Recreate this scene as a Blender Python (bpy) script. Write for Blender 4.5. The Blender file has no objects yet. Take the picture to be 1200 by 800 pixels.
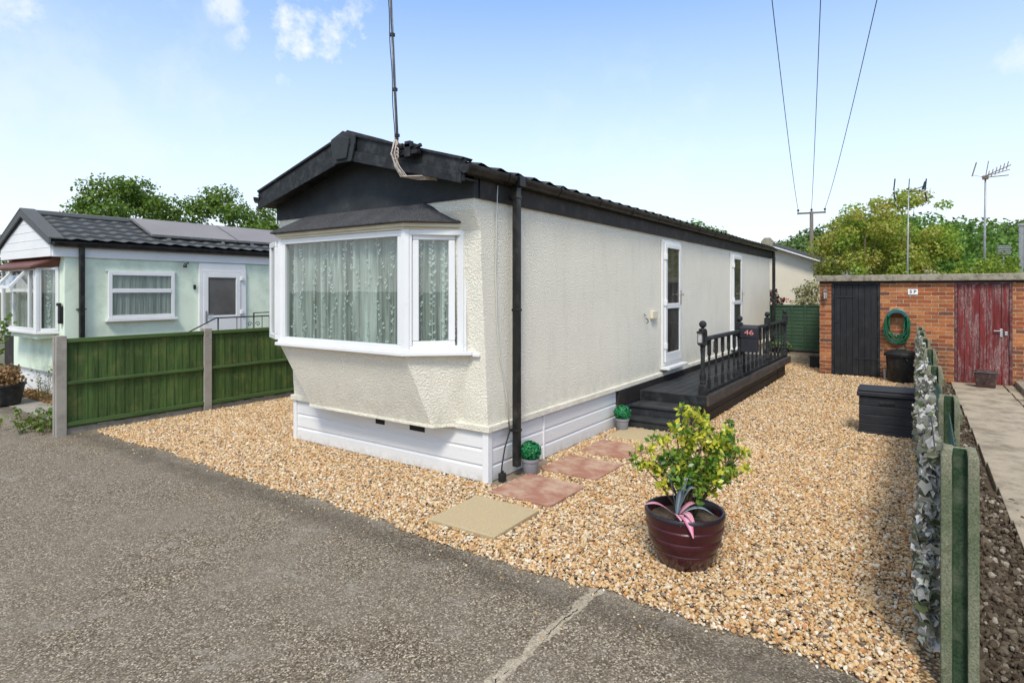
import bpy, math, random
import numpy as np
from mathutils import Vector, Matrix
random.seed(7); rng = np.random.default_rng(7)
S = bpy.context.scene; COL = S.collection
PI = math.pi
# ------------------------------------------------------------------ helpers
ORG = {}
def tag(o, label=None, cat=None, group=None, kind=None):
    if label: o['label'] = label
    if cat: o['category'] = cat
    if group: o['group'] = group
    if kind: o['kind'] = kind
    return o
def thing(name, label, cat, loc=(0,0,0), group=None):
    o = bpy.data.objects.new(name, None); COL.objects.link(o); o.location = loc
    o.empty_display_size = .1
    ORG[o] = Vector(loc); return tag(o, label, cat, group)
def link(name, me, parent=None, org=None):
    o = bpy.data.objects.new(name, me); COL.objects.link(o)
    if parent is not None:
        o.parent = parent; ORG[o] = ORG[parent].copy()
    else:
        org = Vector(org) if org else Vector((0,0,0)); o.location = org; ORG[o] = org
    return o
class MB:
    def __init__(s): s.v=[]; s.f=[]; s.m=[]
    def add(s, vs, fs, m=0):
        n=len(s.v); s.v += [tuple(p) for p in vs]; s.f += [tuple(i+n for i in f) for f in fs]; s.m += [m]*len(fs); return s
    def box(s,x0,x1,y0,y1,z0,z1,m=0):
        vs=[(x,y,z) for x in (x0,x1) for y in (y0,y1) for z in (z0,z1)]
        return s.add(vs,[(0,1,3,2),(4,6,7,5),(0,4,5,1),(2,3,7,6),(0,2,6,4),(1,5,7,3)],m)
    def bar(s,a,b,w,h,up=(0,0,1),m=0,w2=None,h2=None):
        a=Vector(a);b=Vector(b);d=(b-a).normalized();r=d.cross(Vector(up))
        if r.length<1e-4: r=d.cross(Vector((1,0,0)))
        r.normalize();u=r.cross(d); w2=w2 or w; h2=h2 or h
        vs=[]
        for p,ww,hh in ((a,w,h),(b,w2,h2)):
            for sx,sz in ((-1,-1),(1,-1),(1,1),(-1,1)): vs.append(p+r*(sx*ww/2)+u*(sz*hh/2))
        return s.add(vs,[(0,3,2,1),(4,5,6,7),(0,1,5,4),(1,2,6,5),(2,3,7,6),(3,0,4,7)],m)
    def tube(s,pts,r,n=8,m=0,cap=True):
        pts=[Vector(p) for p in pts]; k=len(pts); rr=r if isinstance(r,(list,tuple)) else [r]*k
        base=len(s.v); pu=None
        for i,p in enumerate(pts):
            d=(pts[min(i+1,k-1)]-pts[max(i-1,0)]).normalized()
            if pu is None:
                pu=d.cross(Vector((0,0,1)))
                if pu.length<1e-3: pu=d.cross(Vector((1,0,0)))
            pu=(pu-d*pu.dot(d)).normalized(); w=d.cross(pu)
            for j in range(n):
                a=2*PI*j/n; s.v.append(tuple(p+(pu*math.cos(a)+w*math.sin(a))*rr[i]))
        for i in range(k-1):
            for j in range(n):
                a=base+i*n+j;b=base+i*n+(j+1)%n; s.f.append((a,b,b+n,a+n)); s.m.append(m)
        if cap:
            s.f.append(tuple(base+j for j in range(n))[::-1]); s.m.append(m)
            s.f.append(tuple(base+(k-1)*n+j for j in range(n))); s.m.append(m)
        return s
    def lathe(s,prof,c=(0,0,0),n=24,m=0,sq=False):
        # prof: (r,z) list; closed at ends when r=0
        base=len(s.v); cx,cy,cz=c; k=len(prof)
        for r,z in prof:
            for j in range(n):
                a=2*PI*(j+.5)/n; s.v.append((cx+r*math.cos(a),cy+r*math.sin(a),cz+z))
        for i in range(k-1):
            for j in range(n):
                a=base+i*n+j;b=base+i*n+(j+1)%n; s.f.append((a,b,b+n,a+n)); s.m.append(m)
        if prof[0][0]>1e-5: s.f.append(tuple(base+j for j in range(n))[::-1]); s.m.append(m)
        if prof[-1][0]>1e-5: s.f.append(tuple(base+(k-1)*n+j for j in range(n))); s.m.append(m)
        return s
    def prism(s,poly,axis,a0,a1,m=0):
        # poly: 2-D points in the two other axes (order: x->(y,z), y->(x,z), z->(x,y))
        def P(p,a):
            if axis=='x': return (a,p[0],p[1])
            if axis=='y': return (p[0],a,p[1])
            return (p[0],p[1],a)
        n=len(poly); vs=[P(p,a0) for p in poly]+[P(p,a1) for p in poly]
        fs=[tuple(range(n)),tuple(range(2*n-1,n-1,-1))]+[(i,i+n,(i+1)%n+n,(i+1)%n) for i in range(n)]
        return s.add(vs,fs,m)
    def build(s,name,mats,parent=None,smooth=False,bevel=0,org=None,recalc=True,autosm=False):
        me=bpy.data.meshes.new(name)
        o=link(name,me,parent,org); og=ORG[o]
        me.from_pydata([(p[0]-og.x,p[1]-og.y,p[2]-og.z) for p in s.v],[],s.f)
        if not isinstance(mats,(list,tuple)): mats=[mats]
        for mm in mats: me.materials.append(mm)
        me.polygons.foreach_set('material_index',s.m)
        if recalc:
            import bmesh
            bm=bmesh.new(); bm.from_mesh(me); bmesh.ops.recalc_face_normals(bm,faces=bm.faces); bm.to_mesh(me); bm.free()
        if smooth: me.polygons.foreach_set('use_smooth',[True]*len(me.polygons))
        if autosm:
            me.polygons.foreach_set('use_smooth',[True]*len(me.polygons)); me.set_sharp_from_angle(angle=math.radians(38))
        me.update()
        if bevel:
            b=o.modifiers.new('bevel','BEVEL'); b.width=bevel; b.segments=2; b.limit_method='ANGLE'; b.angle_limit=math.radians(50)
        return o
def copy_tree(o,parent=None):
    c=o.copy(); COL.objects.link(c); c.parent=parent
    for ch in [x for x in bpy.data.objects if x.parent==o]: copy_tree(ch,c)
    return c
# ------------------------------------------------------------------ materials
class NT:
    def __init__(s,name):
        s.mat=bpy.data.materials.new(name); s.mat.use_nodes=True; s.t=s.mat.node_tree; s.n=s.t.nodes
        s.b=s.n['Principled BSDF']; s.out=s.n['Material Output']
        tc=s.n.new('ShaderNodeTexCoord'); s.co=tc.outputs['Object']
    def L(s,a,b): s.t.links.new(a,b)
    def mapping(s,scale=(1,1,1),rot=(0,0,0),loc=(0,0,0),co=None):
        m=s.n.new('ShaderNodeMapping'); s.L(co or s.co,m.inputs[0]); m.inputs['Scale'].default_value=scale
        m.inputs['Rotation'].default_value=rot; m.inputs['Location'].default_value=loc; return m.outputs[0]
    def noise(s,scale,detail=3,rough=.55,co=None,dist=0):
        x=s.n.new('ShaderNodeTexNoise'); x.inputs['Scale'].default_value=scale; x.inputs['Detail'].default_value=detail
        x.inputs['Roughness'].default_value=rough; x.inputs['Distortion'].default_value=dist; s.L(co or s.co,x.inputs['Vector']); return x.outputs['Fac']
    def voro(s,scale,feature='F1',co=None,out='Distance',rnd=1):
        x=s.n.new('ShaderNodeTexVoronoi'); x.feature=feature; x.inputs['Scale'].default_value=scale
        x.inputs['Randomness'].default_value=rnd; s.L(co or s.co,x.inputs['Vector']); return x.outputs[out]
    def ramp(s,fac,stops,interp='LINEAR'):
        r=s.n.new('ShaderNodeValToRGB'); r.color_ramp.interpolation=interp; e=r.color_ramp.elements
        while len(e)<len(stops): e.new(.5)
        for i,(p,c) in enumerate(stops):
            e[i].position=p; e[i].color=(c[0],c[1],c[2],1) if isinstance(c,(tuple,list)) else (c,c,c,1)
        s.L(fac,r.inputs[0]); return r.outputs[0]
    def mix(s,fac,a,b,mode='MIX'):
        x=s.n.new('ShaderNodeMix'); x.data_type='RGBA'; x.blend_type=mode
        for k,v in ((0,fac),(6,a),(7,b)):
            if isinstance(v,(int,float)): x.inputs[k].default_value=v if k==0 else (v,v,v,1)
            elif isinstance(v,(tuple,list)): x.inputs[k].default_value=(*v[:3],1)
            else: s.L(v,x.inputs[k])
        return x.outputs[2]
    def math(s,op,a,b=None,c=None,clamp=False):
        x=s.n.new('ShaderNodeMath'); x.operation=op; x.use_clamp=clamp
        for i,v in enumerate((a,b,c)):
            if v is None: continue
            if isinstance(v,(int,float)): x.inputs[i].default_value=v
            else: s.L(v,x.inputs[i])
        return x.outputs[0]
    def sep(s,co=None):
        x=s.n.new('ShaderNodeSeparateXYZ'); s.L(co or s.co,x.inputs[0]); return x.outputs
    def bump(s,h,dist=.01,strength=1,prev=None):
        x=s.n.new('ShaderNodeBump'); x.inputs['Distance'].default_value=dist; x.inputs['Strength'].default_value=strength
        s.L(h,x.inputs['Height'])
        if prev is not None: s.L(prev,x.inputs['Normal'])
        return x.outputs[0]
    def fin(s,col=None,rough=.6,normal=None,spec=.5,metal=0):
        if col is not None:
            if isinstance(col,(tuple,list)): s.b.inputs['Base Color'].default_value=(*col[:3],1)
            else: s.L(col,s.b.inputs['Base Color'])
        if isinstance(rough,(int,float)): s.b.inputs['Roughness'].default_value=rough
        else: s.L(rough,s.b.inputs['Roughness'])
        s.b.inputs['Specular IOR Level'].default_value=spec; s.b.inputs['Metallic'].default_value=metal
        if normal is not None: s.L(normal,s.b.inputs['Normal'])
        return s.mat
def simple(name,c,rough=.5,var=.15,nscale=6,bscale=80,bd=.0006,spec=.5,metal=0,dirt=None):
    t=NT(name); n=t.noise(nscale,5,.6)
    lo=[x*(1-var) for x in c]; hi=[min(1,x*(1+var)) for x in c]
    col=t.ramp(n,[(.3,lo),(.7,hi)])
    if dirt: col=t.mix(t.ramp(t.noise(dirt[1],6,.7),[(.48,0),(.68,1)]),col,dirt[0])
    return t.fin(col,rough,t.bump(t.noise(bscale,3),bd),spec,metal)
M={}
def mk_stipple(name,base,stain=(.30,.29,.22),amt=1.0,low=.6):
    t=NT(name); x=t.sep()
    big=t.noise(1.3,5,.6); col=t.ramp(big,[(.3,[c*.93 for c in base]),(.7,base)])
    dr=t.mapping((4,4,.7)); str_=t.ramp(t.noise(1.5,5,.65,dr),[(.52,0),(.78,.17*amt)])
    col=t.mix(str_,col,stain)
    # splashed dirt low on the wall
    zz=t.ramp(x[2],[(low,.22*amt),(min(low+.25,.99),0)])
    zz=t.math('MULTIPLY',zz,t.ramp(t.noise(7,5,.7),[(.4,0),(.65,1)]))
    col=t.mix(zz,col,stain)
    v=t.voro(52,'SMOOTH_F1'); n=t.noise(64,2.5,.62)
    h=t.math('ADD',t.ramp(n,[(.42,0),(.62,1)]),t.math('MULTIPLY',t.math('SUBTRACT',1,v),.5))
    col=t.mix(t.ramp(n,[(.33,.3),(.42,0)]),col,[c*.55 for c in base])
    return t.fin(col,.85,t.bump(h,.0065,.9),.2)
M['cream']=mk_stipple('cream_stippled_render',(.89,.84,.70))
M['mint']=simple('mint_smooth_render',(.70,.79,.63),.8,.04,1.5,60,.0012,dirt=((.5,.58,.46),1.2))
M['housecream']=simple('far_cream_wall',(.70,.63,.50),.9,.06,2,50,.002)
def mk_upvc():
    t=NT('white_upvc'); n=t.noise(2.5,4); col=t.ramp(n,[(.3,(.70,.70,.69)),(.7,(.76,.76,.745))])
    col=t.mix(t.ramp(t.noise(9,6,.75),[(.58,0),(.8,.3)]),col,(.42,.39,.32))
    return t.fin(col,.32,t.bump(t.noise(3,2),.002,.5),.5)
M['white']=mk_upvc()
def mk_sk():
    t=NT('white_skirting_board'); x=t.sep(); st=t.mapping((.8,.8,30))
    col=t.ramp(t.noise(3,4,.6,st),[(.3,(.68,.68,.66)),(.7,(.74,.74,.72))])
    d=t.math('MULTIPLY',t.ramp(x[2],[(0,1),(.12,0)]),t.ramp(t.noise(14,6,.7),[(.35,0),(.65,.7)]))
    col=t.mix(d,col,(.42,.33,.22)); return t.fin(col,.45,t.bump(t.noise(3,5,.6,st),.0015,.6))
M['skirt']=mk_sk()
M['blackpaint']=simple('black_painted_timber',(.0135,.015,.0155),.6,.35,5,60,.002,.3,dirt=((.045,.048,.047),9))
M['blackgutter']=simple('black_gutter_plastic',(.012,.0115,.011),.38,.3,5,20,.0008,.35,dirt=((.045,.042,.036),7))
M['fasciabrown']=simple('brown_black_fascia',(.017,.014,.012),.6,.3,4,50,.001,.3,dirt=((.05,.04,.032),5))
def mk_gable():
    t=NT('black_stippled_gable'); n=t.noise(60,3,.6); big=t.noise(3,5,.7)
    col=t.ramp(big,[(.3,(.016,.019,.021)),(.6,(.032,.036,.039)),(.75,(.065,.07,.07))])
    return t.fin(col,.75,t.bump(n,.004,.8),.35)
M['gable']=mk_gable()
def mk_felt():
    t=NT('mineral_roof_felt'); n=t.noise(160,2,.7); v=t.noise(4,4,.6)
    col=t.mix(t.ramp(n,[(.45,0),(.68,1)]),(.028,.028,.03),(.15,.15,.155)); col=t.mix(t.ramp(v,[(.4,0),(.8,.5)]),col,(.02,.02,.02),'MIX')
    return t.fin(col,.9,t.bump(n,.003,.8),.2)
M['felt']=mk_felt()
def mk_tile(c1=(.06,.065,.068),c2=(.16,.168,.168)):
    t=NT('grey_roof_tile'); n=t.noise(200,2,.7); v=t.noise(5,5,.6)
    col=t.mix(t.ramp(n,[(.4,0),(.7,1)]),c1,c2); col=t.mix(t.ramp(v,[(.45,0),(.75,.5)]),col,(.08,.085,.075))
    return t.fin(col,.75,t.bump(n,.002,.7),.3)
M['tile']=mk_tile()
def mk_moss():
    t=NT('mossy_black_tile'); v=t.noise(22,5,.7)
    col=t.ramp(v,[(.35,(.02,.02,.02)),(.55,(.045,.044,.04)),(.72,(.13,.12,.09))]); return t.fin(col,.8,t.bump(v,.01,.8),.2)
M['moss']=mk_moss()
def mk_wood(name,c1,c2,gsc,axis='x',rough=.6,bd=.002,dirt=None,seams=None):
    # grain stretched along an axis; plank tint per seam
    t=NT(name); sc={'x':(gsc*.06,gsc,gsc),'y':(gsc,gsc*.06,gsc),'z':(gsc,gsc,gsc*.06)}[axis]
    co=t.mapping(sc); g=t.noise(1,6,.65,co,.6); col=t.ramp(g,[(.3,c1),(.7,c2)])
    if seams:
        ax,w=seams; x=t.sep()['xyz'.index(ax)]; k=t.math('FLOOR',t.math('DIVIDE',x,w))
        wn=t.n.new('ShaderNodeTexWhiteNoise'); wn.noise_dimensions='1D'; t.L(k,wn.inputs['W'])
        col=t.mix(t.math('MULTIPLY',wn.outputs['Value'],.45),col,[c*.35 for c in c1])
    if dirt: col=t.mix(t.ramp(t.noise(dirt[1],6,.7),[(.5,0),(.72,dirt[2])]),col,dirt[0])
    return t.fin(col,rough,t.bump(g,bd,.8),.35)
M['deck']=mk_wood('charcoal_deck_board',(.016,.018,.020),(.042,.046,.050),30,'x',.65,.0015,((.08,.075,.068),5,.4),('y',.12))
M['decklip']=mk_wood('weathered_deck_edge',(.028,.022,.018),(.085,.068,.054),30,'x',.75,.002,((.13,.105,.08),3,.6))
M['deckskirt']=mk_wood('dark_brown_board',(.010,.008,.007),(.026,.019,.016),30,'x',.6,.0015,((.08,.06,.045),3,.4))
M['greenfence']=mk_wood('green_stained_timber',(.026,.058,.012),(.085,.15,.036),34,'z',.75,.003,((.16,.16,.05),4,.55),('x',.105))
M['greenrail']=mk_wood('green_stained_rail',(.033,.07,.02),(.085,.145,.042),30,'x',.7,.002)
M['lapfence']=mk_wood('dark_green_lap_panel',(.02,.05,.028),(.045,.095,.05),30,'y',.75,.002,((.06,.08,.05),3,.5))
M['blackdoor']=mk_wood('black_painted_boards',(.009,.009,.010),(.024,.024,.026),28,'z',.6,.002,((.06,.058,.055),5,.35),('y',.1))
def mk_reddoor():
    t=NT('flaking_red_paint'); co=t.mapping((60,22,2.4)); g=t.noise(1,6,.7,co,.4); co2=t.mapping((14,14,1.1)); p=t.noise(1,7,.75,co2,.5)
    col=t.ramp(g,[(.3,(.07,.008,.009)),(.55,(.17,.018,.016)),(.75,(.26,.045,.035))])
    y=t.sep()[1]
    side=t.ramp(t.math('MULTIPLY',y,-1),[(.0,.03),(.62,.0),(.8,.11)])
    pm=t.math('MULTIPLY',t.ramp(t.math('ADD',p,side),[(.585,0),(.65,1)]),t.ramp(t.noise(1,5,.8,t.mapping((90,60,16))),[(.42,.05),(.6,.9)]))
    wood=t.ramp(g,[(.3,(.17,.11,.10)),(.7,(.40,.32,.29))]); col=t.mix(pm,col,wood)
    h=t.math('ADD',t.math('MULTIPLY',pm,-.6),g); return t.fin(col,.6,t.bump(h,.003,.9),.35)
M['reddoor']=mk_reddoor()
M['redframe']=simple('dark_red_frame',(.10,.018,.018),.6,.4,8,40,.002,dirt=((.22,.16,.14),10))
def mk_brick():
    t=NT('orange_red_brick'); s=t.sep(); cb=t.n.new('ShaderNodeCombineXYZ')
    geo=t.n.new('ShaderNodeNewGeometry'); nx=t.math('GREATER_THAN',t.math('ABSOLUTE',t.sep(geo.outputs['Normal'])[0]),.5)
    h=t.n.new('ShaderNodeMix'); t.L(nx,h.inputs[0]); t.L(s[0],h.inputs[2]); t.L(s[1],h.inputs[3])
    t.L(h.outputs[0],cb.inputs[0]); t.L(s[2],cb.inputs[1])
    wob=t.n.new('ShaderNodeTexNoise'); wob.inputs['Scale'].default_value=9; t.L(cb.outputs[0],wob.inputs['Vector'])
    vm=t.n.new('ShaderNodeVectorMath'); vm.operation='MULTIPLY_ADD'; t.L(wob.outputs['Color'],vm.inputs[0]); vm.inputs[1].default_value=(.008,.008,0); t.L(cb.outputs[0],vm.inputs[2])
    b=t.n.new('ShaderNodeTexBrick'); t.L(vm.outputs[0],b.inputs['Vector']); b.inputs['Scale'].default_value=1
    b.inputs['Brick Width'].default_value=.225; b.inputs['Row Height'].default_value=.075; b.inputs['Mortar Size'].default_value=.006
    b.inputs['Mortar Smooth'].default_value=.5; b.inputs['Bias'].default_value=0
    b.inputs['Color1'].default_value=(0,0,0,1); b.inputs['Color2'].default_value=(1,1,1,1); b.inputs['Mortar'].default_value=(.5,.5,.5,1)
    col=t.ramp(b.outputs['Color'],[(0,(.38,.105,.035)),(.22,(.26,.065,.028)),(.40,(.50,.18,.06)),(.55,(.40,.12,.04)),(.68,(.13,.055,.04)),(.8,(.44,.14,.045)),(1,(.55,.25,.10))])
    col=t.mix(t.ramp(t.noise(28,5,.7),[(.4,0),(.7,.4)]),col,(.24,.09,.04))
    low=t.ramp(s[2],[(.15,.9),(.99,.35)]); low=t.math('MULTIPLY',low,t.ramp(t.noise(3.2,6,.75),[(.42,0),(.62,1)])); col=t.mix(low,col,(.10,.06,.04))
    mort=t.ramp(t.noise(20,4),[(.3,(.26,.20,.13)),(.6,(.58,.47,.32))])
    col=t.mix(b.outputs['Fac'],col,mort)
    hh=t.math('ADD',t.math('MULTIPLY',b.outputs['Fac'],-1),t.math('MULTIPLY',t.noise(60,4),.5))
    col=t.mix(t.ramp(t.noise(9,6,.75),[(.6,0),(.75,.35)]),col,(.55,.47,.38)); return t.fin(col,.88,t.bump(hh,.006,.9),.2)
M['brick']=mk_brick()
def mk_conc(name,a,b,sc=120,lich=(.14,.15,.08),la=.6,ls=6,bd=.002,rough=.9):
    t=NT(name); n=t.noise(sc,3,.7); big=t.noise(3,5,.6); col=t.ramp(n,[(.3,a),(.7,b)])
    col=t.mix(t.ramp(big,[(.4,.0),(.7,.35)]),col,[x*.6 for x in a])
    col=t.mix(t.ramp(t.noise(ls,6,.72),[(.47,0),(.66,la)]),col,lich); return t.fin(col,rough,t.bump(n,bd,.8),.25)
M['coping']=mk_conc('lichened_concrete_coping',(.24,.21,.16),(.42,.38,.29),90,(.10,.09,.05),.8,9,.004)
M['postL']=mk_conc('grey_concrete_post',(.28,.255,.225),(.42,.39,.34),150,(.17,.16,.12),.5,5)
M['paving']=mk_conc('grey_paving_slab',(.30,.25,.185),(.46,.395,.30),140,(.13,.11,.08),.6,3,.002)
M['gravelboard']=mk_conc('concrete_gravel_board',(.24,.22,.18),(.36,.33,.28),120,(.10,.11,.07),.6,6)
def mk_mosspost():
    t=NT('algae_covered_concrete'); x=t.sep(); n=t.noise(110,3,.75); col=t.ramp(n,[(.3,(.12,.12,.075)),(.7,(.29,.28,.19))]); col=t.mix(t.ramp(t.noise(16,6,.75),[(.5,0),(.66,.7)]),col,(.055,.065,.03))
    g=t.ramp(t.noise(5,6,.7,t.mapping((1.5,1.5,.6))),[(.38,.1),(.6,.75)]); gz=t.ramp(x[2],[(.0,.5),(.35,1),(.9,.7),(1.06,.05)])
    col=t.mix(t.math('MULTIPLY',g,gz),col,t.ramp(n,[(.3,(.03,.055,.025)),(.75,(.13,.165,.08))])); return t.fin(col,.9,t.bump(n,.004,.9),.2)
M['mosspost']=mk_mosspost()
M['groove']=mk_conc('dark_algae_groove',(.012,.03,.014),(.05,.085,.04),90,(.14,.15,.10),.6,7)
def mk_slab(name,a,b,dust,da):
    t=NT(name); n=t.noise(170,3,.75); col=t.ramp(n,[(.3,a),(.7,b)]); col=t.mix(t.ramp(t.noise(5,6,.7),[(.42,0),(.62,da)]),col,dust)
    col=t.mix(t.ramp(t.voro(60,'F1'),[(.05,.35),(.16,0)]),col,[x*.45 for x in a]); return t.fin(col,.9,t.bump(n,.0025,.8),.2)
M['slabbuff']=mk_slab('buff_slab',(.28,.21,.11),(.62,.50,.31),(.42,.34,.22),.3)
M['slabred']=mk_slab('red_slab',(.27,.12,.08),(.40,.20,.14),(.50,.37,.26),.75)
def mk_asphalt():
    t=NT('worn_tarmac'); s=t.sep()
    c1=t.n.new('ShaderNodeTexVoronoi'); c1.inputs['Scale'].default_value=125; t.L(t.co,c1.inputs['Vector'])
    cs=t.n.new('ShaderNodeSeparateColor'); t.L(c1.outputs['Color'],cs.inputs[0])
    col=t.ramp(cs.outputs[0],[(0,(.042,.032,.021)),(.3,(.105,.082,.055)),(.55,(.175,.14,.096)),(.78,(.27,.222,.158)),(.92,(.44,.38,.29)),(1,(.60,.53,.42))])
    col=t.mix(t.ramp(t.noise(70,4,.8),[(.3,.6),(.5,0)]),col,(.035,.027,.019))
    pat=t.ramp(t.noise(1.1,7,.72),[(.38,0),(.64,.7)]); col=t.mix(pat,col,t.ramp(t.noise(120,3,.8),[(.3,(.12,.10,.075)),(.7,(.29,.25,.195))]))
    pat2=t.ramp(t.noise(2.6,7,.8,t.mapping((1,1,1),loc=(3.3,1.7,0))),[(.55,0),(.66,.8)]); col=t.mix(pat2,col,t.ramp(t.noise(150,2,.7),[(.3,(.15,.13,.105)),(.7,(.40,.365,.31))]))
    # damp darker band beside the gravel edge at x=-1.15
    d=t.math('ABSOLUTE',t.math('ADD',s[0],t.math('ADD',1.32,t.math('MULTIPLY',t.math('SUBTRACT',t.noise(2.2,4,.6),.5),.5))))
    col=t.mix(t.ramp(d,[(.0,.42),(.2,0)]),col,(.03,.024,.017))
    # pale mortar-filled construction joint running along x at y=-1.65
    wob=t.math('MULTIPLY',t.math('SUBTRACT',t.noise(5,5,.65),.5),.12)
    j=t.math('ABSOLUTE',t.math('ADD',t.math('ADD',s[1],1.65),wob))
    wid=t.math('MULTIPLY',t.ramp(t.noise(3.1,4),[(.3,.15),(.68,1)]),.07)
    jm=t.math('MULTIPLY',t.math('SUBTRACT',1.0,t.math('DIVIDE',j,t.math('MAXIMUM',wid,.004)),clamp=True),3.0,clamp=True); jm=t.math('MULTIPLY',t.math('SUBTRACT',jm,t.ramp(t.noise(34,5,.8),[(.36,.8),(.58,0)]),clamp=True),.8)
    jm=t.math('MULTIPLY',jm,t.math('LESS_THAN',s[0],-1.1))
    col=t.mix(jm,col,t.ramp(t.noise(150,2),[(.3,(.33,.275,.195)),(.7,(.62,.55,.43))]))
    crk=t.math('MULTIPLY',t.math('LESS_THAN',j,.0035),t.math('GREATER_THAN',t.noise(2.5,2),.47)); col=t.mix(crk,col,(.012,.01,.008))
    h=t.math('ADD',t.math('MULTIPLY',t.math('SUBTRACT',1,c1.outputs['Distance']),.6),t.noise(60,4,.7))
    h2=t.noise(6,4); nb=t.bump(h2,.02,.35)
    return t.fin(col,.9,t.bump(h,.005,.9,nb),.2)
M['asphalt']=mk_asphalt()
STONES=[(0,(.66,.54,.36)),(.12,(.80,.74,.60)),(.20,(.62,.41,.18)),(.38,(.72,.53,.30)),(.52,(.52,.27,.09)),(.63,(.60,.37,.16)),(.72,(.32,.18,.09)),(.79,(.74,.64,.47)),(.88,(.22,.18,.14)),(.92,(.50,.20,.07)),(.96,(.11,.09,.08))]
def mk_pebble():
    t=NT('flint_pebble'); oi=t.n.new('ShaderNodeObjectInfo'); col=t.ramp(oi.outputs['Random'],STONES,'CONSTANT')
    n=t.noise(70,3,.7); col=t.mix(t.ramp(n,[(.35,.5),(.65,0)]),col,(.30,.18,.08)); return t.fin(col,.6,t.bump(n,.002,.5),.4)
M['pebble']=mk_pebble()
def mk_gravelbase():
    t=NT('gravel_bed'); v=t.n.new('ShaderNodeTexVoronoi'); v.inputs['Scale'].default_value=52; t.L(t.co,v.inputs['Vector'])
    cs=t.n.new('ShaderNodeSeparateColor'); t.L(v.outputs['Color'],cs.inputs[0]); col=t.ramp(cs.outputs[0],[(p,[c*.72 for c in x]) for p,x in STONES],'CONSTANT')
    col=t.mix(t.ramp(v.outputs['Distance'],[(.35,0),(.62,.85)]),col,(.06,.04,.022))
    return t.fin(col,.85,t.bump(t.math('SUBTRACT',1,v.outputs['Distance']),.012,1),.2)
M['gravelbase']=mk_gravelbase()
def mk_soil(name='dark_soil'):
    t=NT(name); n=t.noise(45,5,.75); col=t.ramp(n,[(.3,(.06,.045,.03)),(.6,(.15,.115,.082)),(.8,(.24,.19,.14))]); return t.fin(col,.95,t.bump(n,.02,1),.1)
M['soil']=mk_soil()
def mk_clod():
    t=NT('soil_clod'); oi=t.n.new('ShaderNodeObjectInfo'); col=t.ramp(oi.outputs['Random'],[(0,(.10,.075,.052)),(.4,(.15,.115,.08)),(.65,(.20,.16,.115)),(.85,(.30,.25,.19)),(.95,(.5,.44,.35))],'CONSTANT')
    n=t.noise(60,4,.7); col=t.mix(t.ramp(n,[(.35,.5),(.65,0)]),col,(.04,.03,.02)); return t.fin(col,.95,t.bump(n,.004,1),.1)
M['clod']=mk_clod()
M['field']=simple('dull_ground',(.12,.12,.07),.95,.4,1.5,20,.02,dirt=((.2,.17,.12),.7))
M['pathpale']=mk_conc('pale_concrete_apron',(.25,.225,.19),(.40,.37,.31),110,(.13,.11,.085),.6,2.5,.003)
def leafmat(name,cols,trans=.35,rough=.5,clump=None,spec=.35):
    t=NT(name); g=t.n.new('ShaderNodeNewGeometry'); r=g.outputs['Random Per Island']
    col=t.ramp(r,[(i/max(1,len(cols)-1),c) for i,c in enumerate(cols)])
    if clump: col=t.mix(t.ramp(t.noise(clump[1],2,.5),[(.42,0),(.62,clump[2])]),col,clump[0])
    bs=t.b; t.L(col,bs.inputs['Base Color']); bs.inputs['Roughness'].default_value=rough; bs.inputs['Specular IOR Level'].default_value=spec
    tr=t.n.new('ShaderNodeBsdfTranslucent'); t.L(t.mix(1,col,(1.5,1.4,.7),'MULTIPLY'),tr.inputs[0])
    mx=t.n.new('ShaderNodeMixShader'); mx.inputs[0].default_value=trans; t.L(bs.outputs[0],mx.inputs[1]); t.L(tr.outputs[0],mx.inputs[2]); t.L(mx.outputs[0],t.out.inputs[0])
    return t.mat
M['leaf_oak']=leafmat('oak_leaves',[(.04,.095,.014),(.08,.16,.022),(.14,.23,.035)],.35,.5,((.18,.26,.045),.8,.5))
M['leaf_mid']=leafmat('mid_green_leaves',[(.045,.12,.018),(.09,.20,.03),(.16,.30,.045)],.3,.55,((.14,.24,.04),.5,.6))
M['leaf_dark']=leafmat('woodland_leaves',[(.035,.075,.018),(.065,.125,.028),(.12,.19,.04)],.25,.6,((.11,.18,.05),.12,.6))
M['leaf_photinia']=leafmat('green_and_rust_leaves',[(.12,.23,.03),(.25,.38,.05),(.44,.52,.12),(.17,.28,.04)],.45,.45,((.40,.17,.06),1.3,.36))
M['leaf_yellow']=leafmat('yellow_green_leaves',[(.13,.2,.02),(.25,.33,.04),(.36,.42,.07)],.35,.5,((.1,.17,.02),3,.7))
M['leaf_varieg']=leafmat('pale_cream_leaves',[(.12,.16,.06),(.30,.30,.16),(.48,.44,.28),(.16,.2,.06)],.3,.5)
M['leaf_red']=leafmat('maroon_leaves',[(.04,.015,.02),(.09,.025,.03),(.06,.05,.03)],.25,.5)
M['petal_red']=leafmat('red_petals',[(.5,.02,.02),(.35,.015,.02)],.2,.5)
M['leaf_euon']=leafmat('golden_variegated_leaves',[(.03,.10,.015),(.07,.18,.02),(.15,.28,.03),(.30,.38,.05),(.05,.14,.02)],.25,.35,None,.5)
M['leaf_gold']=leafmat('golden_leaf_tips',[(.30,.40,.03),(.55,.56,.06),(.72,.64,.08),(.42,.48,.05)],.35,.35,None,.5)
M['leaf_box']=leafmat('bright_artificial_leaves',[(.01,.13,.045),(.02,.22,.075),(.04,.30,.11)],.15,.45)
M['leaf_ivy']=leafmat('faded_artificial_ivy',[(.08,.09,.035),(.46,.44,.41),(.19,.19,.14),(.10,.125,.045),(.70,.69,.68),(.14,.14,.09),(.045,.055,.02),(.36,.35,.33),(.11,.10,.07),(.55,.54,.53),(.09,.13,.045)],.12,.45)
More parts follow.
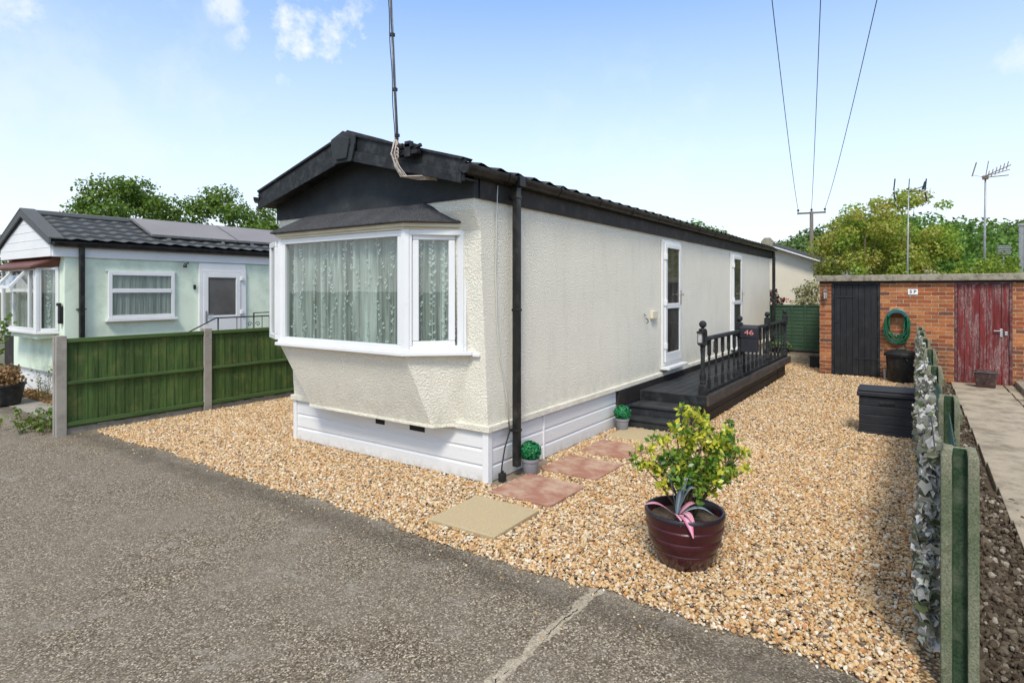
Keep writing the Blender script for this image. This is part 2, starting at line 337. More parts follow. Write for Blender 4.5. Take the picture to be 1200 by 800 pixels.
M['leaf_weed']=leafmat('weed_leaves',[(.05,.11,.02),(.1,.18,.03),(.2,.24,.06)],.3,.5)
M['leaf_dry']=leafmat('dried_brown_leaves',[(.22,.12,.05),(.35,.22,.1),(.15,.08,.04)],.2,.8)
M['leaf_sed']=leafmat('pale_green_sedum',[(.12,.19,.07),(.2,.28,.11)],.2,.6)
M['bark']=mk_wood('bark',(.05,.038,.027),(.15,.12,.09),25,'z',.9,.01)
M['stem']=mk_wood('green_brown_stem',(.09,.07,.035),(.2,.15,.08),60,'z',.7,.001)
def mk_pinkleaf(nm,A,B,C_,st):
    t=NT(nm); g=t.n.new('ShaderNodeNewGeometry'); uv=t.n.new('ShaderNodeUVMap'); s=t.sep(uv.outputs[0])
    col=t.ramp(g.outputs['Random Per Island'],[(0,A),(.5,B),(1,C_)])
    col=t.mix(t.ramp(t.math('ABSOLUTE',t.math('SUBTRACT',s[0],.5)),[(.1,.7),(.26,0)]),col,st); return t.fin(col,.4,None,.5)
M['pinkleaf']=mk_pinkleaf('pink_striped_leaf',(.55,.14,.24),(.5,.25,.3),(.6,.1,.2),(.62,.45,.5)); M['greyleaf']=mk_pinkleaf('blue_grey_striped_leaf',(.07,.12,.13),(.13,.18,.20),(.2,.25,.28),(.42,.47,.52))
def mk_glaze():
    t=NT('oxblood_glaze'); s=t.sep(); n=t.noise(14,4,.7,t.mapping((1,1,.25))); z=s[2]
    col=t.ramp(t.noise(5,4,.6),[(.3,(.035,.006,.010)),(.7,(.068,.012,.017))])
    run=t.math('MULTIPLY',t.ramp(z,[(.05,1),(.125,0)]),t.ramp(t.noise(60,3,.6,t.mapping((1,1,.12))),[(.45,0),(.6,.9)])); col=t.mix(run,col,(.17,.10,.08))
    col=t.mix(t.ramp(z,[(.315,0),(.335,.85)]),col,(.014,.011,.014)); sp=t.ramp(t.voro(28,'F1'),[(.035,.8),(.06,0)]); col=t.mix(sp,col,(.5,.42,.35))
    return t.fin(col,.3,t.bump(n,.004,.6),.45)
M['glaze']=mk_glaze()
M['greypot']=simple('grey_glazed_pot',(.24,.24,.26),.45,.1,20,50,.0005)
M['plasticblack']=simple('black_plastic',(.010,.011,.012),.45,.2,5,60,.0008,.4,dirt=((.04,.038,.034),12))
M['boxgrey']=mk_wood('charcoal_storage_resin',(.011,.012,.015),(.026,.028,.033),40,'y',.55,.0012,((.06,.058,.052),8,.3))
M['caddy']=simple('brown_plastic',(.055,.026,.022),.5,.2,6,60,.0006,dirt=((.14,.1,.085),10))
M['metalgrey']=simple('weathered_galvanised_steel',(.30,.30,.29),.5,.3,20,50,.001,.5,.6)
M['metalblack']=simple('black_metal',(.015,.016,.016),.4,.2,10,60,.0005)
M['handle']=simple('satin_metal_handle',(.55,.55,.54),.3,.1,20,50,.0003,.5,.8)
M['rust']=simple('rusted_aerial',(.17,.12,.085),.7,.4,40,60,.001,.4,.2)
M['cablewhite']=simple('white_cable',(.55,.54,.5),.5,.1)
M['cablebeige']=simple('frayed_pinkish_cable',(.42,.36,.31),.6,.3,60)
M['hose']=simple('green_hose',(.006,.115,.05),.4,.45,9)
M['reel']=simple('grey_reel_plastic',(.34,.40,.43),.4,.15)
M['teal']=simple('dark_teal_plastic',(.02,.10,.10),.4,.2)
M['wiregreen']=simple('green_coated_wire',(.02,.055,.04),.5,.2)
M['signwhite']=simple('white_sign',(.8,.8,.78),.5,.05)
M['ink']=simple('black_ink',(.02,.02,.025),.5,.05)
M['redink']=simple('red_numerals',(.70,.24,.22),.6,.05)
M['mailbox']=simple('dark_grey_letterbox',(.022,.024,.03),.4,.2,5,40,.0005)
M['solar']=simple('solar_glass',(.22,.20,.19),.4,.1,1.2,2,.0005,.35)
M['brownplastic']=simple('brown_canopy',(.13,.045,.03),.5,.25,6,30,.001)
M['creamtrim']=simple('cream_trim_board',(.66,.60,.45),.6,.08,4)
M['pole']=mk_wood('utility_pole_timber',(.09,.075,.06),(.19,.165,.14),20,'z',.85,.003)
M['insul']=simple('brown_insulator',(.03,.022,.02),.3,.1)
M['wire']=simple('overhead_wire',(.03,.03,.032),.6,.1)
M['darkvoid']=simple('dark_interior',(.012,.011,.01),.9,.1)
M['dirtstrip']=simple('dusty_soil_strip',(.2,.155,.11),.95,.25,12,60,.004)
M['greentimber']=M['greenrail']
def mk_glass(name='window_glass',boost=.045):
    t=NT(name); t.n.remove(t.b); geo=t.n.new('ShaderNodeNewGeometry'); dp=t.n.new('ShaderNodeVectorMath'); dp.operation='DOT_PRODUCT'; t.L(geo.outputs['Incoming'],dp.inputs[0]); t.L(geo.outputs['Normal'],dp.inputs[1]); fz=t.math('POWER',t.math('SUBTRACT',1,t.math('ABSOLUTE',dp.outputs['Value'])),5); fz=t.math('MULTIPLY_ADD',fz,.96,.04)
    g=t.n.new('ShaderNodeBsdfGlossy'); g.inputs['Roughness'].default_value=.01; tr=t.n.new('ShaderNodeBsdfTransparent'); tr.inputs[0].default_value=(.88,.92,.90,1)
    b=t.n.new('ShaderNodeBump'); b.inputs['Distance'].default_value=.004; b.inputs['Strength'].default_value=.25
    t.L(t.noise(1.5,2),b.inputs['Height']); t.L(b.outputs[0],g.inputs['Normal'])
    m=t.n.new('ShaderNodeMixShader'); t.L(t.math('MULTIPLY_ADD',fz,1.1,boost,True),m.inputs[0]); t.L(tr.outputs[0],m.inputs[1]); t.L(g.outputs[0],m.inputs[2]); t.L(m.outputs[0],t.out.inputs[0]); return t.mat
M['glass']=mk_glass()
def mk_curtain(name,a,b,c):
    t=NT(name); s=t.sep(); n=t.noise(2.2,3,.6,t.mapping((6,6,.35))); col=t.ramp(n,[(.3,a),(.5,b),(.72,c)])
    top=t.noise(40,2,.5,t.mapping((1,1,.02))); col=t.mix(t.ramp(top,[(.4,0),(.7,.35)]),col,c); return t.fin(col,.9,None,.1)
M['curtain']=mk_curtain('sheer_green_grey_curtain',(.14,.15,.14),(.36,.38,.355),(.80,.81,.78))
M['lace']=mk_curtain('lace_curtain',(.25,.25,.23),(.45,.45,.42),(.68,.68,.64))
M['laceprint']=simple('white_leaf_embroidery',(.8,.84,.82),.8,.05)
def mk_doorglass():
    t=NT('dark_door_glass'); n=t.noise(1.3,4,.6,t.mapping((3,3,.8))); col=t.ramp(n,[(.3,(.035,.03,.024)),(.55,(.075,.07,.06)),(.75,(.13,.135,.12))]); return t.fin(col,.05,t.bump(t.noise(1.2,2),.004,.3),.7)
M['doorglass']=mk_doorglass()
M['nbrdoorglass']=simple('grey_frosted_door_glass',(.10,.095,.09),.15,.25,2,5,.001,.6)
M['lampglass']=simple('frosted_lamp_glass',(.42,.42,.40),.2,.15,20)

# ------------------------------------------------------------------ leaf clouds
def rand_dirs(n):
    d=rng.normal(size=(n,3)); return d/np.linalg.norm(d,axis=1)[:,None]
TPL={'oval':[(0,-.02),(.5,.38),(0,1),(-.5,.38)],
 'lance':[(0,0),(.2,.3),(.24,.6),(0,1),(-.24,.6),(-.2,.3)],
 'ivy':[(0,.12),(.32,-.08),(.5,.32),(.28,.5),(.2,.62),(0,1.0),(-.2,.62),(-.28,.5),(-.5,.32),(-.32,-.08)]}
def leaves(name,C,N,size,mat,parent=None,tpl='oval',fold=.22,aspect=1.,sj=.35,org=None,up=None,extra=None):
    """C centres, N facing directions; one folded leaf per point, all in one mesh"""
    C=np.asarray(C,float); n=len(C); N=np.asarray(N,float); N/= (np.linalg.norm(N,axis=1)[:,None]+1e-9)
    R=rand_dirs(n) if up is None else np.asarray(up,float)+rng.normal(scale=.35,size=(n,3))
    T=np.cross(N,R); T/= (np.linalg.norm(T,axis=1)[:,None]+1e-9); B=np.cross(T,N) if up is not None else np.cross(N,T)
    sz=np.asarray(size)*(1+sj*rng.uniform(-1,1,n)); tp=np.array(TPL[tpl]); k=len(tp)
    P=np.empty((n,k,3))
    for i,(a,b) in enumerate(tp):
        off=abs(a)*fold-(b-.5)**2*fold*.6
        P[:,i]=C+T*(a*aspect*sz)[:,None]+B*((b-.5)*sz)[:,None]+N*(off*sz)[:,None]
    V=P.reshape(-1,3)
    o=None; me=bpy.data.meshes.new(name); o=link(name,me,parent,org); V=V-np.array(ORG[o])
    me.vertices.add(len(V)); me.vertices.foreach_set('co',V.astype(np.float32).ravel())
    me.loops.add(n*k); me.loops.foreach_set('vertex_index',np.arange(n*k,dtype=np.int32))
    me.polygons.add(n); me.polygons.foreach_set('loop_start',np.arange(0,n*k,k,dtype=np.int32)); me.polygons.foreach_set('loop_total',np.full(n,k,dtype=np.int32))
    me.materials.append(mat); me.update(); me.validate(); return o
def clump_pts(cl,per,shell=.55):
    """cl: list of (centre, radii) -> points spread in their volumes, denser at the surface; normals outward-ish"""
    P=[];N=[]
    for c,r in cl:
        n=max(4,int(per*(r[0]*r[1]+r[0]*r[2]+r[1]*r[2])/3)); d=rand_dirs(n); q=rng.uniform(shell,1.06,n)[:,None]
        p=np.array(c)+d*q*np.array(r); P.append(p); nn=d+rng.normal(scale=.75,size=(n,3))+np.array([0,0,.45]); N.append(nn)
    return np.vstack(P),np.vstack(N)
def tree(name,label,cat,x,y,z0,h,crown,nclump,csize,per,leaf,mat,trunk=.12,group=None,gap=0.,seed=1,crown_h=.75,limb=7,lean=0):
    """crown=(rx,ry) radius of the whole crown, built from nclump leafy clumps on limbs"""
    global rng; rs=random.Random(seed); rng=np.random.default_rng(seed)
    t=thing(name,label,cat,(x,y,z0),group)
    rx,ry=crown; ch=h*crown_h; cz=z0+h-ch/2; cl=[]; ends=[]
    for i in range(nclump):
        for _ in range(30):
            a=rs.uniform(0,2*PI); ph=math.acos(rs.uniform(-.75,1)); q=rs.uniform(.45,1)**.6
            px=math.sin(ph)*math.cos(a)*q; py=math.sin(ph)*math.sin(a)*q; pz=math.cos(ph)*q
            if gap<=0 or rs.random()>gap*.5: break
        s=csize*rs.uniform(.6,1.3); mx=1-s/max(rx,ry)*.55; c=(x+px*rx*mx,y+py*ry*mx,cz+pz*ch/2*mx)
        cl.append((c,(s,s,s*rs.uniform(.55,.8)))); ends.append(c)
    mb=MB(); top=(x+lean,y,z0+h*.55); mb.tube([(x,y,z0),(x+lean*.3,y+.02*h,z0+h*.3),top,(x+lean,y,z0+h*.85)],[trunk,trunk*.8,trunk*.5,trunk*.12],8)
    for e in ends[::max(1,len(ends)//limb)]:
        zb=z0+h*rs.uniform(.25,.5); st=(x,y,zb); md=((x+e[0])/2,(y+e[1])/2,(zb+e[2])/2-.05*h); mb.tube([st,md,e],[trunk*.4,trunk*.22,trunk*.05],6)
    mb.build('trunk',M['bark'],t,smooth=True)
    P,N=clump_pts(cl,per); leaves('crown',P,N,leaf,mat,t,'oval'); return t

# ------------------------------------------------------------------ scatter (countless stones)
def scatter(name,pts,scl,rot,mat,label,cat,seeds=4,disp=.42,flat=.62):
    me=bpy.data.meshes.new(name); n=len(pts); me.vertices.add(n); me.vertices.foreach_set('co',pts.astype(np.float32).ravel())
    for nm,arr in (('scl',scl),('rot',rot)):
        a=me.attributes.new(nm,'FLOAT_VECTOR','POINT'); a.data.foreach_set('vector',arr.astype(np.float32).ravel())
    a=me.attributes.new('idx','INT','POINT'); a.data.foreach_set('value',rng.integers(0,seeds,n).astype(np.int32))
    o=link(name,me); tag(o,label,cat,kind='stuff'); me.materials.append(mat)
    ng=bpy.data.node_groups.new(name+'_nodes','GeometryNodeTree'); ng.interface.new_socket('Geometry',in_out='INPUT',socket_type='NodeSocketGeometry'); ng.interface.new_socket('Geometry',in_out='OUTPUT',socket_type='NodeSocketGeometry')
    N=ng.nodes; Lk=ng.links.new; gi=N.new('NodeGroupInput'); go=N.new('NodeGroupOutput')
    g2i=N.new('GeometryNodeGeometryToInstance')
    for k in range(seeds):
        ico=N.new('GeometryNodeMeshIcoSphere'); ico.inputs['Radius'].default_value=.5; ico.inputs['Subdivisions'].default_value=2
        pos=N.new('GeometryNodeInputPosition'); va=N.new('ShaderNodeVectorMath'); va.operation='ADD'; va.inputs[1].default_value=(k*7.3,k*3.1,k*5.7); Lk(pos.outputs[0],va.inputs[0])
        nz=N.new('ShaderNodeTexNoise'); nz.inputs['Scale'].default_value=1.5; nz.inputs['Detail'].default_value=1; Lk(va.outputs[0],nz.inputs['Vector'])
        ma=N.new('ShaderNodeMath'); ma.operation='MULTIPLY_ADD'; ma.inputs[1].default_value=disp*3; ma.inputs[2].default_value=1-disp*1.5; Lk(nz.outputs['Fac'],ma.inputs[0])
        sc=N.new('ShaderNodeVectorMath'); sc.operation='SCALE'; Lk(pos.outputs[0],sc.inputs[0]); Lk(ma.outputs[0],sc.inputs['Scale'])
        sp=N.new('GeometryNodeSetPosition'); Lk(ico.outputs['Mesh'],sp.inputs['Geometry']); Lk(sc.outputs[0],sp.inputs['Position'])
        sm=N.new('GeometryNodeSetMaterial'); sm.inputs['Material'].default_value=mat; Lk(sp.outputs[0],sm.inputs[0])
        ss=N.new('GeometryNodeSetShadeSmooth'); ss.inputs['Shade Smooth'].default_value=False; Lk(sm.outputs[0],ss.inputs[0]); Lk(ss.outputs[0],g2i.inputs[0])
    iop=N.new('GeometryNodeInstanceOnPoints'); Lk(gi.outputs[0],iop.inputs['Points']); Lk(g2i.outputs[0],iop.inputs['Instance']); iop.inputs['Pick Instance'].default_value=True
    def attr(nm,ty):
        a=N.new('GeometryNodeInputNamedAttribute'); a.data_type=ty; a.inputs['Name'].default_value=nm; return a.outputs['Attribute']
    Lk(attr('idx','INT'),iop.inputs['Instance Index']); e2r=N.new('FunctionNodeEulerToRotation'); Lk(attr('rot','FLOAT_VECTOR'),e2r.inputs[0]); Lk(e2r.outputs[0],iop.inputs['Rotation']); Lk(attr('scl','FLOAT_VECTOR'),iop.inputs['Scale'])
    Lk(iop.outputs[0],go.inputs[0]); md=o.modifiers.new('stones','NODES'); md.node_group=ng; return o
def text_mesh(name,s,size,mat,parent,loc,rot,extr=.0015,bold=0,sx=1):
    c=bpy.data.curves.new(name,'FONT'); c.body=s; c.size=size; c.extrude=extr; c.align_x='CENTER'; c.align_y='CENTER'; c.offset=bold
    to=bpy.data.objects.new('tmp',c); me=bpy.data.meshes.new_from_object(to); bpy.data.objects.remove(to)
    Mx=Matrix.Translation(Vector(loc)-ORG[parent])@Matrix(rot).to_4x4()@Matrix.Diagonal((sx,1,1,1)); me.transform(Mx); me.materials.clear(); me.materials.append(mat); return link(name,me,parent)
FACE_MX=((0,0,-1),(-1,0,0),(0,1,0))   # text on a face looking along -x : columns = right(-y), up(z), out(-x)
FACE_MX=((0,0,-1),(-1,0,0),(0,1,0))

# ================================================================== SETTING
def struct(o,name=None): o['kind']='structure'; return o
mb=MB(); mb.add([(-400,-400,-.05),(600,-400,-.05),(600,600,-.05),(-400,600,-.05)],[(0,1,2,3)]); struct(mb.build('ground',M['field'],recalc=False))
# road: gently crowned sheet
def sheet(name,x0,x1,y0,y1,z,mat,nx=2,ny=2,amp=0,edge=None):
    mb=MB(); vs=[]; fs=[]
    for i in range(nx):
        for j in range(ny):
            x=x0+(x1-x0)*i/(nx-1); y=y0+(y1-y0)*j/(ny-1)
            if edge and i==nx-1: x+=edge(y)
            vs.append((x,y,z+(amp*math.sin(x*2.1+y*1.3)*math.cos(y*1.7-x) if amp else 0)))
    for i in range(nx-1):
        for j in range(ny-1): a=i*ny+j; fs.append((a,a+ny,a+ny+1,a+1))
    mb.add(vs,fs); return struct(mb.build(name,mat,recalc=False,smooth=True))
edge=lambda y:.035*math.sin(y*2.3)+.02*math.sin(y*7.1+1)+.012*math.sin(y*17)
sheet('road',-9,-1.13,-12,30,0.0,M['asphalt'],40,700,.006,edge)
sheet('driveway_apron',-1.25,-.7,5.38,16,.004,M['pathpale'],2,2)
sheet('gravel_ground',-1.25,11.3,-3.3,5.33,-.008,M['gravelbase'])
sheet('soil_bed',-.95,9.7,-3.95,-3.2,-.02,M['soil'],60,8,.012)
sheet('soil_verge',-1.3,1.9,-9,-3.94,-.02,M['soil'],20,20,.012)
mb=MB(); mb.box(11.3,30,-1.35,6,-.04,.2); struct(mb.build('raised_ground',M['dirtstrip']))
sheet('neighbour_garden',-.9,12,5.42,14,-.003,M['dirtstrip'])
sheet('dirt_strip',.0,2.8,-.14,.05,.004,M['dirtstrip'])
# paving path on the right: slabs with open joints
mb=MB(); rs=random.Random(3)
col_y=[(-3.64,-4.40),(-4.41,-5.1),(-5.11,-5.8),(-5.81,-6.5)]
for ci,(ya,yb) in enumerate(col_y):
    x=9.64-(0.35 if ci%2 else 0)
    if ci%2: mb.box(x+.008,9.64,yb,ya,-.05,.03+rs.uniform(-.003,.003))
    while x>-.6:
        w=.9 if ci%2==0 else .6; sh=(9.6-x)*.016
        mb.box(x-w+.01,x,yb-sh+.004,ya-sh-.004 if ci else ya-sh+.0,-.05,.03+rs.uniform(-.004,.004)); x-=w
struct(mb.build('path',M['paving'],bevel=.005))
mb=MB(); mb.box(7.9,9.63,-5.2,-4.56,-.04,.13); mb.box(7.86,7.9,-5.2,-4.5,-.04,.16); tag(mb.build('concrete_step',M['coping'],bevel=.01,org=(8.7,-4.9,0)),'low concrete step block at the foot of the brick wall right of the red door','step')
# ================================================================== MAIN PARK HOME
W0,W1,Lh=0.0,2.85,11.85
home=thing('park_home','long cream rendered park home with black gable roof and bay window on its front','park home',(0,0,0))
prof=[(0,.5),(-.015,.7),(-.045,1.2),(-.1,1.95),(-.11,2.28),(-.2,2.46),(-.2,2.6),(Lh,2.6),(Lh,.5)]
mb=MB(); mb.prism(prof,'y',W0,W1); wall=mb.build('wall',M['cream'],home,bevel=.008)
# base lip
mb=MB(); mb.box(-.032,Lh+.02,-.032,W1+.03,.472,.53); mb.build('base_trim',M['cream'],home,bevel=.006)
# skirting : boards
def board_run(mb,axis,c,a0,a1,z0,z1,n,out,th=.02):
    h=(z1-z0)/n
    for i in range(n):
        b0=z0+i*h; b1=b0+h
        if axis=='x':  # runs along x at y=c, out = sign of outward y
            mb.prism([(c,b0),(c,b1-.002),(c+out*th*.45,b1-.002),(c+out*th*.45,b1-.018),(c+out*th,b1-.032),(c+out*th,b0)],'x',a0,a1)
        else:
            mb.prism([(c,b0),(c,b1-.002),(c+out*th*.45,b1-.002),(c+out*th*.45,b1-.018),(c+out*th,b1-.032),(c+out*th,b0)],'y',a0,a1)
mb=MB(); mb.box(.03,Lh,.03,W1-.03,.0,.472)
board_run(mb,'y',.03,.06,W1-.05,.012,.47,3,-1); board_run(mb,'x',.03,.06,2.72,.012,.47,3,-1); board_run(mb,'x',W1-.03,.05,Lh,.012,.47,3,1)
sk=mb.build('skirting',M['skirt'],home,bevel=.002)
for bb in ((-.006,.06,-.006,.06,.0,.472),(-.006,.05,W1-.05,W1+.01,.01,.472)): MB().box(*bb).build('corner_trim',M['white'],home,bevel=.004)
MB().box(.955,.975,-.002,.03,.005,.472).build('joint_trim',M['white'],home,bevel=.003)
for ya,yb in ((.78,.98),(1.34,1.47)): MB().box(.004,.028,ya,yb,.365,.43).build('vent',M['darkvoid'],home)
# gable panel + side fascias
mb=MB(); mb.prism([(-.012,2.555),(W1+.012,2.545),(W1+.012,2.76),(1.425,3.17),(-.012,2.76)],'x',-.222,-.15); mb.build('gable_panel',M['gable'],home,bevel=.004)
mb=MB(); mb.box(-.15,Lh+.15,-.028,-.002,2.555,2.78); mb.box(-.15,Lh+.15,W1+.002,W1+.028,2.555,2.78); mb.build('fascia_board',M['fasciabrown'],home,bevel=.003)
mb=MB(); mb.prism([(-.012,2.555),(W1+.012,2.545),(W1+.012,2.76),(1.425,3.17),(-.012,2.76)],'x',Lh-.05,Lh+.02); mb.build('rear_gable',M['gable'],home)
# roof : tile sheets with stepped, rolled tiles
def tile_roof(mb,x0,x1,yE,zE,yR,zR,rows=8,roll=.28,amp=.016,step=.022,seg=7,m=0,pitch=None):
    nx=int((x1-x0)/roll*seg); dy=(yR-yE)/rows; dz=(zR-zE)/rows; L=math.hypot(dy,dz)
    vs=[]; fs=[]
    for r in range(rows):
        for e in (0,1):
            for i in range(nx+1):
                x=x0+(x1-x0)*i/nx; w=amp*math.sin(2*PI*(x/roll)); w+= amp*.35*math.sin(4*PI*x/roll)
                s=step*(1-e); y=yE+dy*(r+e); z=zE+dz*(r+e)+w*(1)+s+.004*math.sin(x*1.9+r)
                vs.append((x,y,z))
    n=nx+1
    for r in range(rows*2-1):
        for i in range(nx): a=r*n+i; fs.append((a,a+1,a+n+1,a+n))
    mb.add(vs,fs,m)
mb=MB(); tile_roof(mb,-.40,Lh+.2,-.115,2.80,1.425,3.235,7); tile_roof(mb,-.40,Lh+.2,W1+.115,2.80,1.425,3.235,7)
mb.prism([(-.06,2.72),(-.09,2.785),(1.425,3.215),(W1+.09,2.785),(W1+.06,2.72),(1.425,3.17)],'x',-.37,Lh+.18)
# knobbly ridge & moss along the eave edge
mb.tube([(-.4+i*.45,1.425,3.245+.008*(i%2)) for i in range(29)],.075,8)
mb.build('roof',M['moss'],home,autosm=True)
# barge boards
def barge(mb,x,yE,sgn,zt,zb,yR=1.425,zrt=3.27,zrb=3.045,th=.03,m=0):
    mb.prism([(yE,zb),(yE-sgn*.02,zt),(yR,zrt),(yR,zrb)],'x',x-th,x,m)
mb=MB()
for yE,s in ((-.05,1),(2.90,-1)):
    barge(mb,-.385,yE,s,2.845,2.665); 
    # raised lower strip
    mb.prism([(yE+s*.01,2.645),(yE+s*.005,2.735),(1.425,3.125),(1.425,3.02)],'x',-.437,-.417)
    mb.prism([(yE,2.84),(yE-s*.02,2.862),(1.425,3.293),(1.425,3.268)],'x',-.435,-.3)
mb.prism([(-.05,2.68),(1.425,3.08),(2.9,2.68),(2.9,2.7),(1.425,3.12),(-.05,2.7)],'x',-.385,-.2)
mb.build('barge_board',M['blackpaint'],home,bevel=.004)
mb=MB(); mb.prism([(1.30,2.99),(1.25,3.16),(1.25,3.235),(1.425,3.30),(1.60,3.235),(1.60,3.16),(1.55,2.99)],'x',-.462,-.437)
mb.prism([(1.35,3.02),(1.31,3.16),(1.31,3.21),(1.425,3.255),(1.54,3.21),(1.54,3.16),(1.50,3.02)],'x',-.484,-.462); mb.build('ridge_finial',M['gable'],home,bevel=.006)
# gutters
def gutter(mb,y,s,x0,x1,z=2.775):
    r=.052; pr=[(y-s*.0,z+.03)]
    outer=[(y-s*(.055-.055*math.cos(a)),z+.025-.075*math.sin(a)) for a in np.linspace(0,PI,9)]
    inner=[(y-s*(.055-.047*math.cos(a)),z+.025-.067*math.sin(a)) for a in np.linspace(PI,0,9)]
    mb.prism(outer+inner,'x',x0,x1)
mb=MB(); gutter(mb,-.032,1,-.43,Lh+.22); 
mb.prism([(-.032-.055+.055*math.cos(a),2.80-.075*math.sin(a)) for a in np.linspace(0,PI,9)],'x',-.437,-.43)
k=.15
while k<Lh: 
    mb.prism([(-.028-.06+.062*math.cos(a),2.803-.082*math.sin(a)) for a in np.linspace(0,PI,9)]+[(-.15,2.812),(-.03,2.812)],'x',k,k+.035); k+=.93
mb.box(.29,.38,-.155,-.03,2.715,2.81)
gutter(mb,W1+.032,-1,-.43,Lh+.22); mb.build('gutter',M['blackgutter'],home,bevel=0,autosm=True)
mb=MB(); mb.box(.302,.368,-.118,-.052,.10,2.72); mb.box(.296,.374,-.124,-.03,2.60,2.64); mb.box(.29,.38,-.122,-.03,.425,.455); mb.box(.296,.374,-.124,-.046,1.55,1.58); mb.build('downpipe',M['blackgutter'],home,bevel=.012)
mb=MB(); mb.box(Lh+.02,Lh+.09,-.12,-.05,.10,2.72); mb.build('downpipe',M['blackgutter'],home,bevel=.012)
# ---- bay window
XF=-.45; yR_,yL_=.60,2.45; yr0,yl0=.20,2.70; xB=-.06
def side_pt(t,right=True):  # along the angled side from front corner t=0 to wall t=1
    if right: return (XF+(xB-XF)*t, yR_+(yr0-yR_)*t)
    return (XF+(xB-XF)*t, yL_+(yl0-yL_)*t)
# lower rendered apron (tapered)
mb=MB()
top=[(-.02,yr0-.04,1.165),(XF,yR_-.005,1.165),(XF,yL_+.005,1.165),(-.02,yl0+.04,1.165)]
bot=[(-.0,.33,.50),(-.2,.50,.50),(-.2,2.27,.50),(-.0,2.5,.50)]
mb.add(top+bot,[(0,1,5,4),(1,2,6,5),(2,3,7,6),(0,3,2,1),(4,5,6,7),(0,4,7,3)])
bay=mb.build('bay_window',M['cream'],home,bevel=.0015)
mb=MB(); b2=[(.02,.31),(-.215,.495),(-.215,2.275),(.02,2.52)]
mb.prism(b2,'z',.484,.508); mb.build('bay_trim',M['cream'],bay,bevel=.002)
# sill
mb=MB(); mb.prism([(-.02,.12),(-.09,.12),(-.505,.575),(-.505,2.47),(-.09,2.80),(-.02,2.80)],'z',1.163,1.198); mb.prism([(-.02,.05),(-.07,.05),(-.07,.13),(-.02,.13)],'z',1.15,1.18); mb.build('sill',M['white'],bay,bevel=.006)
# ceiling of the bay + cream soffit + felt cap
mb=MB(); mb.prism([(.0,.17),(-.07,.15),(-.485,.56),(-.485,2.49),(-.07,2.76),(.0,2.76)],'z',2.318,2.352); mb.prism([(-.02,.2),(-.07,.19),(-.465,.59),(-.465,2.46),(-.07,2.72),(-.02,2.72)],'z',2.295,2.318); mb.build('soffit',M['creamtrim'],bay,bevel=.003)
mb=MB(); fr=[(-.02,.07,2.352),(-.53,.53,2.352),(-.53,2.52,2.352),(-.02,2.84,2.352)]; bk=[(-.1,.22,2.40),(-.225,.56,2.555),(-.225,2.30,2.555),(-.1,2.62,2.42)]
frt=[(p[0],p[1],2.368) for p in fr]
mb.add(fr+frt+bk,[(0,1,5,4),(1,2,6,5),(2,3,7,6),(4,5,9,8),(5,6,10,9),(6,7,11,10),(8,9,10,11),(0,3,2,1),(0,4,8,11,7,3)]); mb.build('bay_roof',M['felt'],bay,bevel=.005)
# frames
def pane_frame(mb,p0,p1,z0,z1,w,dep,off=0.,m=0):
    """rectangular frame between plan points p0,p1"""
    a=Vector((p0[0],p0[1],0));b=Vector((p1[0],p1[1],0));d=(b-a).normalized();n=Vector((0,0,1)).cross(d)*off
    a=a+n;b=b+n
    for za in (z0+w/2,z1-w/2): mb.bar(a+Vector((0,0,za)),b+Vector((0,0,za)),dep,w,m=m)
    for p in (a+d*w/2,b-d*w/2): mb.bar(p+Vector((0,0,z0+w)),p+Vector((0,0,z1-w)),w,dep,up=tuple(Vector((0,0,1)).cross(d)),m=m)
def pane(mb,p0,p1,z0,z1,inset,off=0.,m=0,th=.006):
    a=Vector((p0[0],p0[1],0));b=Vector((p1[0],p1[1],0));d=(b-a).normalized();n=Vector((0,0,1)).cross(d)*off
    mb.bar(a+d*inset+n+Vector((0,0,(z0+z1)/2)),b-d*inset+n+Vector((0,0,(z0+z1)/2)),th,(z1-z0)-2*inset,m=m)
mb=MB(); z0,z1=1.198,2.295
pane_frame(mb,(XF+.03,yR_+.03),(XF+.03,yL_-.02),z0,z1,.058,.06)
s0,s1=side_pt(0),side_pt(1); l0,l1=side_pt(0,False),side_pt(1,False)
pane_frame(mb,(s0[0]+.03,s0[1]+.0),s1,z0,z1,.05,.06)
pane_frame(mb,(l0[0]+.03,l0[1]+.0),l1,z0,z1,.05,.06)
for (cx,cy) in ((XF+.035,yR_+.005),(XF+.035,yL_+.005)): mb.lathe([(.052,z0),(.052,z1)],(cx,cy,0),8)
mb.bar((s1[0]-.02,s1[1]+.03,z0),(s1[0]-.02,s1[1]+.03,z1),.07,.07,up=(1,0,0)); mb.build('frame',M['white'],bay,bevel=.006)
sd=(Vector((s1[0],s1[1],0))-Vector((s0[0],s0[1],0))).normalized(); q0=Vector((s0[0],s0[1],0))+sd*.07; q1=Vector((s1[0],s1[1],0))-sd*.10
mb=MB(); pane_frame(mb,(q0.x,q0.y),(q1.x,q1.y),z0+.03,z1-.03,.062,.05,off=.035)
o_=mb.build('sash',M['white'],bay,bevel=.01)
